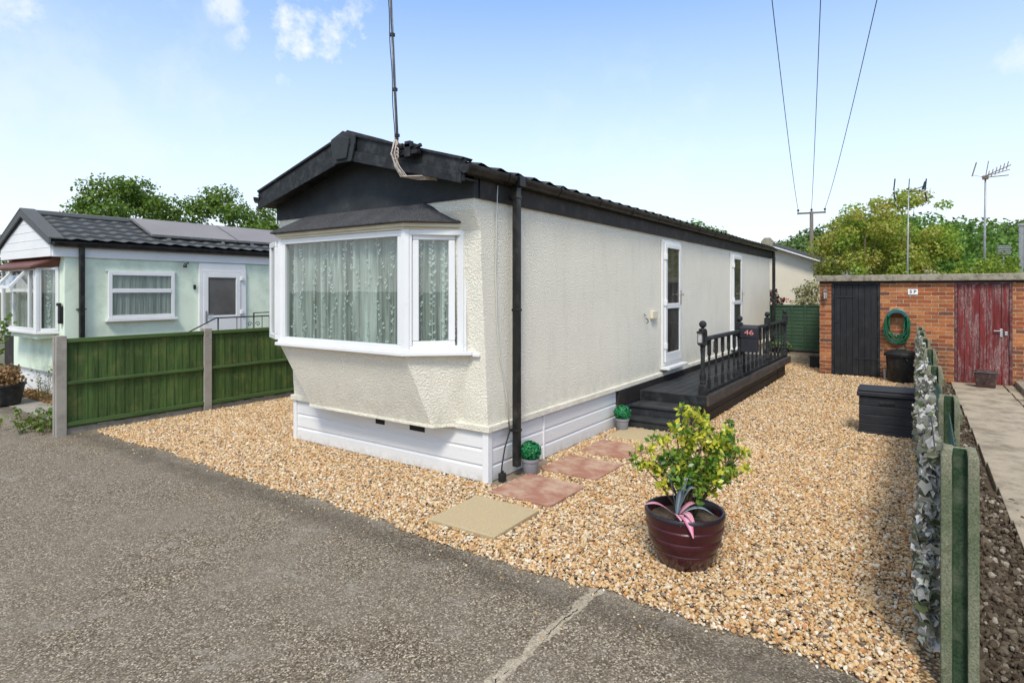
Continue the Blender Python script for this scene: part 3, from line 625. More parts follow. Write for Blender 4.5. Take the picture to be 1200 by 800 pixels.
# opened left sash, hinged at the front left corner
h0=(XF+.0,yL_+.05); dd=Vector((.40,.917,0)).normalized(); h1=(h0[0]+dd.x*.36,h0[1]+dd.y*.36)
mb=MB(); pane_frame(mb,h0,h1,z0+.02,z1-.02,.06,.05); mb.build('sash',M['white'],bay,bevel=.008)
mb=MB(); pane(mb,h0,h1,z0+.02,z1-.02,.055); mb.build('pane',M['glass'],bay)
mb=MB(); pane(mb,(XF+.03,yR_+.03),(XF+.03,yL_-.02),z0,z1,.05); mb.build('pane',M['glass'],bay)
mb=MB(); pane(mb,(q0.x,q0.y),(q1.x,q1.y),z0+.03,z1-.03,.055,off=.035); mb.build('pane',M['glass'],bay)
# curtains with leaf embroidery
def curtain(name,p0,p1,z0,z1,parent,waves=17,amp=.02,stems=11,leafs=True,mats=None,n=260,lsz=.034,rs=random.Random(5)):
    a=Vector((p0[0],p0[1],0));b=Vector((p1[0],p1[1],0));d=(b-a);L=d.length;d.normalize();nn=Vector((0,0,1)).cross(d)
    if nn.x>0: nn=-nn
    ph=[rs.uniform(0,6.28) for _ in range(4)]
    def off(s): return amp*math.sin(2*PI*waves*s+1.3*math.sin(5*s+ph[0]))*(.65+.35*math.sin(9*s+ph[1]))+amp*.4*math.sin(2*PI*waves*2.3*s+ph[2])
    mb=MB(); vs=[];fs=[]; K=5
    for j in range(K):
        for i in range(n+1):
            s=i/n; z=z1+(z0-z1)*j/(K-1); vs.append(a+d*(L*s)+nn*(off(s)*(.7+.3*j/(K-1)))+Vector((0,0,z)))
    for j in range(K-1):
        for i in range(n): q=j*(n+1)+i; fs.append((q,q+1,q+n+2,q+n+1))
    mb.add(vs,fs,0)
    if leafs:
        for k in range(stems):
            s=(k+.5+rs.uniform(-.15,.15))/stems; z=z0+.04; side=1
            while z<z1-.05:
                s2=s+.018*math.sin(z*11+k); 
                for q in range(rs.choice((2,3,3))):
                    ang=side*rs.uniform(.35,1.2)+(rs.uniform(-.5,.5)); l=lsz*rs.uniform(.7,1.35); w=l*.24
                    c=a+d*(L*s2)+nn*(off(min(1,max(0,s2)))*.85+.012)+Vector((0,0,z+q*.016)); dr=d*math.sin(ang)+Vector((0,0,math.cos(ang))); pr=d*math.cos(ang)-Vector((0,0,math.sin(ang)))
                    pts=[c+dr*.004,c+dr*l*.5+pr*w,c+dr*l,c+dr*l*.5-pr*w]; mb.add(pts,[(0,1,2,3)],1); side=-side
                # thin stalk
                c0=a+d*(L*s2)+nn*(off(min(1,max(0,s2)))*.85+.012)+Vector((0,0,z)); mb.add([c0,c0+d*.0022,c0+d*.0022+Vector((0,0,.06)),c0+Vector((0,0,.06))],[(0,1,2,3)],1)
                z+=rs.uniform(.05,.095)
    return mb.build(name,mats or [M['curtain'],M['laceprint']],parent,recalc=False)
curtain('curtain',(XF+.115,yR_+.02),(XF+.115,yL_-.01),z0+.01,z1,bay,15,.03,11,lsz=.036)
curtain('curtain',(-.335,.60),(-.02,.30),z0+.01,z1,bay,5,.02,4,n=90,lsz=.036)
# ---- doors on the long side
def side_door(name,xa,xb,z0,z1,parent,wy=0.,split=.47,lab=None):
    mb=MB(); fw=.04; y=wy-.004
    mb.box(xa,xa+fw,y-.035,y,z0,z1); mb.box(xb-fw,xb,y-.035,y,z0,z1); mb.box(xa+fw,xb-fw,y-.035,y,z1-fw,z1); mb.box(xa+fw,xb-fw,y-.035,y,z0,z0+.05)
    d=mb.build('door',M['white'],parent,bevel=.004)
    if lab: d['label']=lab
    a,b,c,e=xa+fw+.004,xb-fw-.004,z0+.054,z1-fw-.004; w=.075; zm=c+(e-c)*split; mb=MB(); y2=y-.03
    mb.box(a,a+w,y2-.035,y2,c,e); mb.box(b-w,b,y2-.035,y2,c,e); mb.box(a+w,b-w,y2-.035,y2,e-w,e); mb.box(a+w,b-w,y2-.035,y2,c,c+.14); mb.box(a+w,b-w,y2-.035,y2,zm-.04,zm+.04)
    mb.build('door_leaf',M['white'],d,bevel=.008)
    for (u,v) in ((c+.14,zm-.04),(zm+.04,e-w)):
        mb=MB(); mb.box(a+w,b-w,y2-.018,y2-.01,u,v); mb.build('pane',M['doorglass'],d)
    mb=MB(); mb.box(b-.065,b-.03,y2-.045,y2-.035,zm+.02,zm+.24); mb.bar((b-.048,y2-.045,zm+.17),(b-.048,y2-.085,zm+.17),.016,.016); mb.bar((b-.04,y2-.08,zm+.17),(b-.17,y2-.08,zm+.17),.016,.02); mb.build('handle',M['handle'],d,bevel=.003)
    for zz in (z0+.3,(z0+z1)/2,z1-.25):
        mb=MB(); mb.box(xa+.03,xa+.075,y2-.055,y2-.005,zz-.045,zz+.045); mb.build('hinge',M['white'],d,bevel=.006)
    mb=MB(); mb.box(xa-.03,xb+.03,wy-.15,wy-.005,z0-.05,z0-.006); mb.build('sill',M['white'],d,bevel=.008)
    return d
side_door('door',4.25,5.03,.62,2.5,home,lab='nearer white glazed door beside the deck steps')
side_door('door',8.07,8.86,.6,2.5,home,lab='farther white glazed door behind the letterbox')
mb=MB(); mb.box(3.84,4.04,-.045,-.002,1.34,1.45); mb.build('meter_cover',M['creamtrim'],home,bevel=.006)
mb=MB(); mb.tube([(3.57,-.02,1.42),(3.57,-.045,1.40),(3.57,-.02,1.385)],.006,6); mb.build('hook',M['metalblack'],home,smooth=True); mb=MB(); mb.tube([(3.66,-.005,1.36),(3.66,-.04,1.34),(3.66,-.045,1.30),(3.66,-.02,1.285)],.007,6); mb.build('hook',M['metalblack'],home,smooth=True)
# deck ledger on the wall
mb=MB(); mb.box(2.72,9.05,-.036,-.0,.26,.47); mb.build('wall_plank',M['deckskirt'],home,bevel=.004)
# ================================================================== cables, aerial mast
mast=thing('aerial_mast','tall thin metal aerial mast strapped to the right slope of the black bargeboard','mast',(-.46,.55,2.9))
mb=MB(); a=Vector((-.50,.62,2.88)); b=Vector((-.50,.755,4.95)); mb.tube([a,a.lerp(b,.5),b],.0125,8); mb.build('pole',M['metalgrey'],mast,smooth=True)
mb=MB()
for k in range(2):
    pts=[a.lerp(b,t)+Vector((-.016,(.015 if k else -.015)+.005*math.sin(t*23+k*2),0)) for t in np.linspace(0.1,1,26)]; mb.tube(pts,.0045,6)
mb.build('aerial_cable',M['metalblack'],mast,smooth=True)
for t in (.32,.56,.12): 
    p=a.lerp(b,t); mb=MB(); mb.tube([p-Vector((0,0,.012)),p+Vector((0,0,.012))],.024,8); mb.build('strap',M['metalblack'],mast)
mb=MB(); mb.box(-.50,-.437,.40,.66,2.94,2.98); mb.box(-.51,-.437,.45,.58,3.0,3.04); mb.box(-.51,-.46,.47,.54,2.92,3.06); mb.bar((-.49,.6,2.95),(-.46,.38,3.02),.03,.03); mb.tube([(-.5,.56,3.02),(-.5,.64,3.02)],.03,8); mb.build('bracket',M['blackgutter'],mast,bevel=.006)
mb=MB(); rs=random.Random(9)
for k in range(5):
    o=Vector((rs.uniform(-.02,.01),rs.uniform(-.02,.02),0)); pts=[a+o+Vector((-.02,0,.20)),a+o+Vector((-.045,.01*k,.08)),a+o+Vector((-.03,-.02,-.04)),a+o+Vector((-.01,-.06-.01*k,-.13)),Vector((-.42,.46-.02*k,2.73+.006*k)),Vector((-.40,.38-.02*k,2.725+.008*k)),Vector((-.3,.34,2.73))]
    mb.tube(pts,.0058,6)
for k in range(3):
    c=a+Vector((-.03,.0,.05+.03*k)); mb.tube([c+Vector((.0,.03*math.cos(t),.022*math.sin(t))) for t in np.linspace(0,2*PI,12)],.007,5)
mb.build('cable_bundle',M['cablebeige'],mast,smooth=True)
cab=thing('cable','thin white cable hanging down the cream wall left of the front black downpipe','cable',(.2,-.02,0))
mb=MB(); mb.tube([(.10,-.035,2.70),(.105,-.02,2.45),(.10,-.014,1.9),(.12,-.014,1.45),(.16,-.016,1.15),(.22,-.018,.95),(.265,-.02,.75),(.27,-.04,.52)],.0055,6); mb.build('wire',M['cablewhite'],cab,smooth=True)
mb=MB(); mb.tube([(.27,-.04,.52),(.27,-.05,.44),(.20,-.045,.3),(.15,-.05,.16),(.14,-.05,.1)],.007,6); mb.build('flex',M['metalblack'],cab,smooth=True)
mb=MB(); mb.box(.11,.17,-.085,-.03,.0,.085); mb.box(.125,.155,-.07,-.045,.085,.105); mb.build('plug',M['metalblack'],cab,bevel=.008)
# ================================================================== DECK
DZ=.39; YD=-.93; U0,U1=3.44,9.05
deck=thing('deck','raised charcoal timber deck with turned black balustrade and two steps','deck',(6.2,-.45,0))
mb=MB(); n=7; w=(abs(YD)-.035)/n
for i in range(n): mb.box(U0-.03,U1,-.035-w*(i+1)+.006,-.035-w*i,DZ-.028,DZ)
mb.build('floor',M['deck'],deck,bevel=.003)
mb=MB(); mb.box(U0-.04,U1+.04,YD-.03,YD,.265,DZ+.004); mb.build('edge_board',M['decklip'],deck,bevel=.004)
mb=MB(); mb.box(U0-.06,U0-.03,YD,-.035,.265,DZ-.004); mb.build('front_fascia',M['blackpaint'],deck,bevel=.004)
mb=MB(); mb.box(U0,U1-.06,YD+.06,YD+.085,.0,.262); mb.box(8.22,8.226,YD+.054,YD+.06,0,.262); mb.box(U0,U1-.06,YD+.052,YD+.06,.13,.134); mb.box(U1-.09,U1-.06,YD+.085,-.04,0,.35); mb.box(U0-.02,U0+.01,YD+.09,-.04,0,.262); mb.build('skirt_board',M['deckskirt'],deck,bevel=.002)
for x0,x1,zt in ((3.0,3.405,.265),(2.79,3.4,.135)):
    st=MB(); st.box(x0-.02,x0+.13,-.86,-.06,zt-.03,zt); st.box(x0+.135,x1-.001,-.86,-.06,zt-.03,zt); st.box(x0,x0+.02,-.85,-.07,0.0 if zt<.2 else .136,zt-.03); st.box(x0+.02,x1-.01,-.85,-.83,0.0 if zt<.2 else .136,zt-.03); st.build('step',M['deck'],deck,bevel=.004)
YR=-.865
newel=[(.048,0),(.048,.14),(.033,.15),(.04,.165),(.03,.18),(.043,.21),(.046,.23),(.036,.26),(.03,.30),(.026,.45),(.028,.52),(.036,.555),(.026,.565),(.04,.58),(.03,.595)]
def post(x):
    mb=MB(); b=DZ; mb.box(x-.045,x+.045,YR-.045,YR+.045,b,b+.13)
    mb.lathe([(.05,.13),(.034,.145),(.043,.165),(.036,.185),(.044,.23),(.040,.27),(.030,.30),(.026,.33),(.029,.55),(.034,.60),(.028,.615),(.04,.63),(.03,.645)],(x,YR,b),14)
    mb.box(x-.045,x+.045,YR-.045,YR+.045,b+.645,b+.84); o=mb.build('newel_post',M['blackpaint'],deck,autosm=True)
    mb=MB(); mb.lathe([(.045,.84),(.05,.85),(.04,.862),(.02,.868),(.018,.878)]+[(.048*math.sin(a),.918-.048*math.cos(a)) for a in np.linspace(.4,PI,10)],(x,YR,b),14); mb.build('finial',M['blackpaint'],o,smooth=True)
PX=[3.47,5.33,7.32,8.98]
for x in PX: post(x)
for i in range(3):
    a,b=PX[i]+.045,PX[i+1]-.045
    mb=MB(); mb.prism([(YR-.032,DZ+.70),(YR-.03,DZ+.735),(YR-.012,DZ+.75),(YR+.012,DZ+.75),(YR+.03,DZ+.735),(YR+.032,DZ+.70)],'x',a,b); mb.build('handrail',M['blackpaint'],deck,bevel=.003)
    mb=MB(); mb.box(a,b,YR-.03,YR+.03,DZ+.012,DZ+.047); mb.build('bottom_rail',M['blackpaint'],deck,bevel=.003)
balx=[3.75,4.07,4.39,4.71,5.02]+[5.33+.285*k for k in range(1,7)]+[7.32+.33*k for k in range(1,5)]
for x in balx:
    mb=MB(); b=DZ; mb.box(x-.021,x+.021,YR-.021,YR+.021,b+.047,b+.17); mb.lathe([(.021,.17),(.014,.18),(.02,.195),(.012,.21),(.02,.24),(.016,.29),(.011,.40),(.013,.44),(.02,.455),(.013,.47),(.02,.485),(.021,.5)],(x,YR,b),8); mb.box(x-.021,x+.021,YR-.021,YR+.021,b+.5,b+.70); mb.build('baluster',M['blackpaint'],deck,autosm=True)
# lantern on first post
lt=thing('lantern','small black square solar lantern fixed to the first deck post','lantern',(3.38,YR,1.05))
mb=MB(); mb.box(3.335,3.415,-.905,-.825,1.20,1.222); mb.box(3.342,3.408,-.898,-.832,1.055,1.075)
for yy in (-.898,-.839): 
    for xx in (3.342,3.401): mb.box(xx,xx+.007,yy,yy+.007,1.075,1.20)
mb.build('casing',M['metalblack'],lt,bevel=.002)
mb=MB(); mb.box(3.351,3.4,-.888,-.842,1.076,1.199); mb.build('lamp_glass',M['lampglass'],lt,bevel=.004)
# mail box
mx=thing('letterbox','dark grey wall letterbox with red number 46 fixed to the deck railing','letterbox',(5.4,-1.02,.8))
mb=MB(); y0,y1=-1.135,-.895; mb.prism([(5.28,.80),(5.28,1.165),(5.31,1.20),(5.41,1.20),(5.41,.80)],'y',y0,y1); mb.build('body',M['mailbox'],mx,bevel=.006)
mb=MB(); mb.prism([(5.268,1.02),(5.268,1.17),(5.305,1.212),(5.42,1.212),(5.42,1.2),(5.31,1.2),(5.279,1.165),(5.279,1.02)],'y',y0-.008,y1+.008); mb.build('flap',M['mailbox'],mx,bevel=.003)
text_mesh('number','46',.105,M['redink'],mx,(5.262,-1.02,1.10),FACE_MX,.002,0,1.35)
# spiral ornament hanging on the balusters
mb=MB(); pts=[(3.9,-.905,1.07+.0)]+[(3.9+.0,-.905+.018*math.sin(t*1.3),1.06-.012*t) for t in np.linspace(0,12,30)]; mb.tube(pts,.006,6)
for zz in (1.04,1.0,.96,.93): mb.tube([(3.88,-.9+.022*math.cos(t),zz+.016*math.sin(t)) for t in np.linspace(0,2*PI,12)],.005,5)
tag(mb.build('wind_chime',M['metalblack'],smooth=True,org=(3.9,-.9,.9)),'curly black hanging ornament on the deck railing just behind the lantern post','ornament')
# ================================================================== stepping slabs
def slab(cx,cy,sx,sy,rz,mat,label,z=.022):
    mb=MB(); c,s=math.cos(rz),math.sin(rz); pts=[(cx+c*a-s*b,cy+s*a+c*b) for a,b in ((-sx/2,-sy/2),(sx/2,-sy/2),(sx/2,sy/2),(-sx/2,sy/2))]
    mb.prism(pts,'z',-.02,z); o=mb.build('stepping_slab',mat,bevel=.006,org=(cx,cy,0)); tag(o,label,'paving slab','stepping slabs laid in the gravel'); return o
slabs=[(-.635,-.45,.61,.61,.02,'slabbuff','buff square stepping slab nearest the tarmac',.034),(.115,-.465,.60,.61,-.02,'slabred','red stepping slab just beyond the near buff slab by the corner pot',.03),
 (.92,-.465,.59,.60,.0,'slabred','middle red stepping slab between two other red slabs',.028),(1.70,-.465,.58,.60,.02,'slabred','red stepping slab next to the far buff slab, partly behind golden shrub leaves',.026),(2.47,-.43,.56,.62,.01,'slabbuff','buff stepping slab at the foot of the dark deck steps',.024)]
for s in slabs: slab(s[0],s[1],s[2],s[3],s[4],M[s[5]],s[6],s[7])
# ================================================================== gravel
def rects_mask(P,rects):
    m=np.ones(len(P),bool)
    for x0,x1,y0,y1 in rects: m&=~((P[:,0]>x0)&(P[:,0]<x1)&(P[:,1]>y0)&(P[:,1]<y1))
    return m
CAM=np.array([-4.257,-3.222]); excl=[(.0,Lh,-.0,W1),(0,.95,-.12,.02),(3.42,9.0,-.88,0),(2.8,3.44,-.85,0),(9.62,12,-7,-1.4)]
for s in slabs: excl.append((s[0]-s[2]/2-.004,s[0]+s[2]/2+.004,s[1]-s[3]/2-.004,s[1]+s[3]/2+.004))
def stones(x0,x1,y0,y1,dens): n=int((x1-x0)*(y1-y0)*dens); return np.column_stack([rng.uniform(x0,x1,n),rng.uniform(y0,y1,n)])
A=[stones(-1.17,3,-3.2,5.27,6600),stones(3,6,-3.2,-.8,4200),stones(6,11.3,-3.2,0,2300),stones(3,5.5,2.85,5.27,1500)]
P=np.vstack(A); ex=.035*np.sin(P[:,1]*2.3)+.02*np.sin(P[:,1]*7.1+1)+.012*np.sin(P[:,1]*17)
P=P[(P[:,0]>-1.15+ex+rng.normal(scale=.012,size=len(P)))]; P=P[rects_mask(P,excl)]
fw=np.array([.821,.571]); rt=np.array([.571,-.821]); d=P-CAM; dep=d@fw; lat=d@rt; P=P[(np.abs(lat)<dep*.93+.4)]; d=P-CAM; dep=d@fw
n=len(P); size=rng.gamma(9,.00185,n)*np.clip(.85+dep*.028,1.,1.35); size=np.clip(size,.009,.04)
el=rng.uniform(.7,1.35,n); scl=np.column_stack([size*el,size/el**.5,size*rng.uniform(.45,.75,n)])
strays=np.column_stack([rng.uniform(-1.75,-1.16,260),rng.uniform(-3.0,5.2,260)]); strays=strays[rng.random(260)<np.exp((strays[:,0]+1.16)*5)]
z=rng.uniform(.0,.016,n); pts=np.column_stack([P,z]); ms=len(strays); pts=np.vstack([pts,np.column_stack([strays,np.full(ms,.006)])]); scl=np.vstack([scl,np.column_stack([np.full(ms,.016),np.full(ms,.013),np.full(ms,.009)])*rng.uniform(.6,1.2,(ms,1))])
rot=np.column_stack([rng.normal(scale=.5,size=len(pts)),rng.normal(scale=.5,size=len(pts)),rng.uniform(0,6.28,len(pts))])
scatter('gravel',pts,scl,rot,M['pebble'],'golden flint gravel spread around the park home','gravel'); print('stones',len(pts))
# soil clods
Q=np.vstack([stones(-1.1,2.2,-3.84,-3.42,3200),stones(2.2,9.5,-3.7,-3.42,900),stones(-1.1,1.3,-4.9,-3.84,2200)])
size=rng.gamma(2.0,.0085,len(Q)).clip(.006,.055); scl=np.column_stack([size*1.1,size,size*.75]); pts=np.column_stack([Q,rng.uniform(-.02,.012,len(Q))]); rot=rng.uniform(0,6.28,(len(Q),3))
scatter('soil_clods',pts,scl,rot,M['clod'],'dark lumpy soil with small stones beside the paved path','soil',disp=.6)
# ================================================================== potted shrub
px,py=-.503,-1.96
pot=thing('plant_pot','large glazed oxblood red ribbed plant pot standing on the gravel','plant pot',(px,py,0))
prof=[(.0,.0),(.135,.0),(.15,.01),(.185,.08),(.20,.115),(.198,.122),(.222,.165),(.228,.195),(.224,.203),(.240,.245),(.243,.27),(.238,.278),(.250,.33),(.250,.345),(.243,.355),(.232,.355),(.226,.345),(.218,.29),(.0,.285)]
MB().lathe(prof,(px,py,0),56).build('pot_body',M['glaze'],pot,autosm=True)
MB().lathe([(.0,.30),(.1,.305),(.219,.295),(.219,.27),(0,.27)],(px,py,0),24).build('compost',M['soil'],pot)
random.seed(11); rng=np.random.default_rng(11)
sh=thing('golden_shrub','bushy golden variegated shrub growing in the oxblood red pot','shrub',(px,py,.3))
mb=MB(); CG=[];CN=[]; tips=[]
# screen-right direction in plan = rt ; build an irregular multi-stemmed bush
for k,(l,dp,h) in enumerate([(-.27,.0,.42),(-.31,.05,.31),(-.19,-.05,.50),(-.10,.05,.54),(-.02,.0,.66),(-.035,.08,.60),(.06,-.06,.55),(.10,.05,.58),(.14,-.02,.48),(.20,.05,.50),(.26,-.03,.42),(.33,.03,.40),(.34,.0,.30),(.22,-.08,.30),(-.2,.08,.25),(-.05,-.1,.30),(.08,-.1,.26),(.02,.12,.45),(.3,.1,.46),(.16,.1,.34),(-.12,-.08,.34)]):
    b=Vector((px+random.uniform(-.05,.05)+.05*rt[0],py+random.uniform(-.05,.05),.30)); e=Vector((px+rt[0]*(l+.06)+fw[0]*dp,py+rt[1]*(l+.06)+fw[1]*dp,.30+h)); md=b.lerp(e,.5)+Vector((random.uniform(-.02,.02),random.uniform(-.02,.02),.03))
    mb.tube([b,md,e],[.008,.006,.003],6)
    for q in range(6):
        t=random.uniform(.35,1); p=b.lerp(e,t)+Vector((0,0,.02)); e2=p+Vector((random.uniform(-.09,.09),random.uniform(-.09,.09),random.uniform(.0,.08))); mb.tube([p,e2],[.004,.002],5); tips.append(e2)
    tips.append(e)
for tp in tips:
    m=random.randint(20,31); gold=random.random()<(.42+.9*max(0,(tp.z-.6)))
    for j in range(m):
        dv=Vector((random.gauss(0,1),random.gauss(0,1),random.gauss(.5,.9))).normalized(); q=random.uniform(.012,.05); (CG if gold and random.random()<.8 else CN).append((tp+dv*q,Vector((random.gauss(0,1),random.gauss(0,1),random.gauss(.6,.7))),dv+Vector((0,0,.35))))
mb.build('stems',M['stem'],sh,smooth=True)
for LL,mm in ((CG,M['leaf_gold']),(CN,M['leaf_euon'])): leaves('leaves',[a[0] for a in LL],[a[1] for a in LL],.037,mm,sh,'lance',.3,1.05,up=[a[2] for a in LL])
# pink strap-leaved plant
pk=thing('strap_leaf_plant','pink and grey striped strap leaved plant at the front rim of the pot','plant',(px-.12,py+.05,.3))
bx,by=px-.15,py+.0; mb=MB(); me=None
vs=[];fs=[];uv=[];fm=[]
def strap(dirv,L,w,droop,lift,m=0):
    d=Vector((dirv[0],dirv[1],0)).normalized(); s=Vector((0,0,1)).cross(d); n=10; base=len(vs)
    for i in range(n+1):
        t=i/n; c=Vector((bx,by,.35))+d*(L*t)*(1-.15*t)+Vector((0,0,lift*math.sin(min(1,t*1.3)*PI*.5)-droop*t*t)); ww=w*math.sin(PI*min(.98,.12+.88*t))**.8
        for q,a in ((-1,0),(0,.5),(1,1)): vs.append(c+s*(q*ww)+Vector((0,0,-.35*ww if q==0 else 0))); uv.append((a,t))
    for i in range(n):
        for q in (0,1): a=base+i*3+q; fs.append((a,a+1,a+4,a+3)); fm.append(m)
L_=-rt; F_=-fw
def mixd(a,b): return (L_[0]*a+F_[0]*b,L_[1]*a+F_[1]*b)
for dd_,L,w,dr,li,m_ in [(mixd(1,.1),.24,.024,.02,.10,1),(mixd(.3,-.1),.07,.028,0,.25,0),(mixd(-.35,-.1),.10,.034,0,.23,0),(mixd(-.7,.1),.14,.030,.01,.19,0),(mixd(-1,.3),.26,.022,.07,.10,0),(mixd(-.6,.9),.17,.028,.10,.08,1),(mixd(-.35,1),.20,.032,.15,.08,1),(mixd(0,1),.12,.032,.05,.06,1),(mixd(-1,-.2),.2,.024,.05,.10,1),(mixd(-.2,.4),.07,.026,.0,.18,0)]: strap(dd_,L,w,dr,li,m_)
mb.add(vs,fs); mb.m=fm; o=mb.build('leaves',[M['greyleaf'],M['pinkleaf']],pk,recalc=False,smooth=True); ul=o.data.uv_layers.new(name='UVMap')
for lp in o.data.loops: ul.data[lp.index].uv=uv[lp.vertex_index]
# small artificial topiary pots
def topiary(x,y,label,plabel):
    t=thing('small_plant_pot',plabel,'plant pot',(x,y,0),'small grey pots by the skirting')
    MB().lathe([(0,0),(.062,0),(.066,.006),(.08,.115),(.088,.12),(.09,.145),(.082,.147),(.076,.12),(0,.118)],(x,y,.012),28).build('pot_body',M['greypot'],t,autosm=True)
    b=thing('topiary_ball',label,'artificial plant',(x,y,.15),'artificial topiary balls'); n=1500; d=rand_dirs(n); q=(rng.uniform(.72,1.05,n)+.07*np.sin(d[:,0]*7+x)*np.cos(d[:,2]*8))[:,None]; c=np.array([x,y,.225])+d*q*np.array([.098,.098,.088]); leaves('foliage',c,d+rng.normal(scale=.5,size=(n,3)),.022,M['leaf_box'],b,'oval',.25,1)
    mb=MB(); mb.tube([(x,y,.12),(x,y,.2)],.012,6); mb.build('stem',M['stem'],b)
topiary(.47,-.15,'bright green artificial ball plant by the front black downpipe','small grey tapered pot by the downpipe at the near corner')
topiary(2.60,-.13,'bright green artificial ball plant beside the dark deck steps','small grey tapered pot between the skirting and the deck steps')
# ================================================================== left green fence
fl=thing('timber_fence','low green stained timber fence with concrete posts','fence',(0,5.33,0))
YF=5.33
for k in range(5):
    x=-1.5+k*1.775
    mb=MB(); mb.prism([(x-.055,YF-.06),(x+.055,YF-.06),(x+.055,YF-.025),(x+.03,YF-.02),(x+.03,YF+.02),(x+.055,YF+.025),(x+.055,YF+.06),(x-.055,YF+.06),(x-.055,YF+.025),(x-.03,YF+.02),(x-.03,YF-.02),(x-.055,YF-.025)],'z',-.05,1.2); mb.build('post',M['postL'],fl,bevel=.006)
    a,b=x+.055,x+1.775-.055
    if k<4:
        rs=random.Random(k+20); mb=MB(); xx=a; i=0
        while xx<b-.01:
            w=min(rs.uniform(.098,.112),b-xx); mb.prism([(xx,YF-.004-rs.uniform(0,.003)),(xx+w+.008,YF-.016),(xx+w+.008,YF-.004),(xx,YF+.008)],'z',.075+rs.uniform(-.004,.004),1.135); xx+=w; i+=1
        mb.build('board_panel',M['greenfence'],fl,bevel=.0015)
        for (za,zb) in ((.10,.15),(.605,.645),(1.115,1.165)):
            mb=MB(); mb.box(a,b,YF-.05,YF-.017,za,zb); mb.build('rail',M['greenrail'],fl,bevel=.005)
        mb=MB(); mb.box(a,b,YF-.02,YF+.02,-.04,.07); mb.build('gravel_board',M['gravelboard'],fl,bevel=.004)
# ================================================================== neighbour home
nx,ny=-.60,7.93; NW=10.27; NL=11.5; YC=9.1
nb=thing('park_home','pale mint green park home with grey tiled roof and solar panels behind the green fence','park home',(nx,ny,0))
mb=MB(); mb.box(nx,NL,ny,NW,.40,2.46); mb.build('wall',M['mint'],nb,bevel=.006)
mb=MB(); mb.box(nx+.08,NL-.05,ny+.07,NW-.07,0,.40)
k=nx+.08
mb.build('skirting',M['housecream'],nb)
mb=MB(); mb.box(nx+.06,nx+.079,ny+.1,NW-.1,.0,.4); mb.build('skirting_board',M['skirt'],nb)
mb=MB(); mb.box(nx-.16,NL+.1,ny-.03,ny-.001,2.275,2.45); mb.box(nx-.16,nx+.0,ny-.03,NW+.03,2.44,2.455); mb.build('fascia_board',M['white'],nb,bevel=.004)
mb=MB(); mb.prism([(ny-.0,2.28),(NW+.0,2.28),(NW,2.46),(YC,2.97),(ny,2.46)],'x',nx-.185,nx-.005)
for zz in (2.42,2.56,2.70,2.84):
    hw=max(.0,(2.97-zz)/.51*1.17); mb.box(nx-.1895,nx-.186,YC-min(1.15,hw),YC+min(1.15,hw),zz-.003,zz+.003)
mb.build('gable_panel',M['white'],nb,bevel=.003)
mb=MB(); zE,zR=2.50,3.02; tile_roof(mb,nx-.2,NL+.1,ny-.10,zE+.02,YC,zR,6,.25,.010,.042,8); tile_roof(mb,nx-.2,NL+.1,NW+.10,zE+.02,YC,zR,6,.25,.010,.042,8); mb.prism([(ny-.08,zE-.04),(ny-.08,zE),(YC,zR-.03),(NW+.08,zE),(NW+.08,zE-.04),(YC,zR-.1)],'x',nx-.19,NL); mb.tube([(nx-.2+i*.45,YC,zR+.015+.004*(i%2)) for i in range(27)],.07,8)
mb.build('roof',M['tile'],nb,autosm=True)
mb=MB()
for s,e in ((1,ny-.1),(-1,NW+.1)):
    mb.prism([(e,zE-.05),(e,zE+.06),(YC,zR+.09),(YC,zR-.05)],'x',nx-.235,nx-.205); mb.prism([(e,zE+.045),(e,zE+.07),(YC,zR+.10),(YC,zR+.075)],'x',nx-.24,nx-.03)
mb.build('barge_board',M['tile'],nb,bevel=.005)
mb=MB(); gutter(mb,ny-.033,1,nx-.17,NL+.1,2.48); mb.build('gutter',M['blackgutter'],nb,autosm=True)
mb=MB(); mb.box(-.42,-.35,ny-.1,ny-.033,.1,2.45); mb.box(-.45,-.32,ny-.085,ny-.0,1.44,1.455); mb.build('downpipe',M['blackgutter'],nb,bevel=.012)
# window (two lights)
mb=MB(); xa,xb,z0,z1=0.0,1.06,1.27,2.06; zt=1.74; y=ny-.003
mb.box(xa,xa+.06,y-.05,y,z0,z1); mb.box(xb-.06,xb,y-.05,y,z0,z1); mb.box(xa+.06,xb-.06,y-.05,y,z1-.06,z1); mb.box(xa+.06,xb-.06,y-.05,y,z0,z0+.06); mb.box(xa+.06,xb-.06,y-.055,y,zt-.035,zt+.035)
w=mb.build('window',M['white'],nb,bevel=.006)
mb=MB(); mb.box(xa+.055,xb-.055,y-.045,y-.04,zt+.03,z1-.055); mb.build('pane',M['glass'],w); mb=MB(); mb.box(xa+.055,xb-.055,y-.045,y-.04,z0+.055,zt-.03); mb.build('pane',M['glass'],w)
def lace(name,p0,p1,z0,z1,parent,w=10,st=9): return curtain(name,p0,p1,z0,z1,parent,w,.006,st,True,[M['lace'],M['laceprint']],120,.035,random.Random(8))
cu=lace('curtain',(xa+.05,y-.018),(xb-.05,y-.018),z0+.05,z1-.05,w)
mb=MB(); mb.box(xa-.04,xb+.04,y-.09,y,z0-.045,z0-.004); mb.build('sill',M['white'],w,bevel=.006)
mb=MB(); mb.box(xa-.03,xb+.03,y-.03,y,z1+.004,z1+.02); mb.build('lintel',M['white'],w)
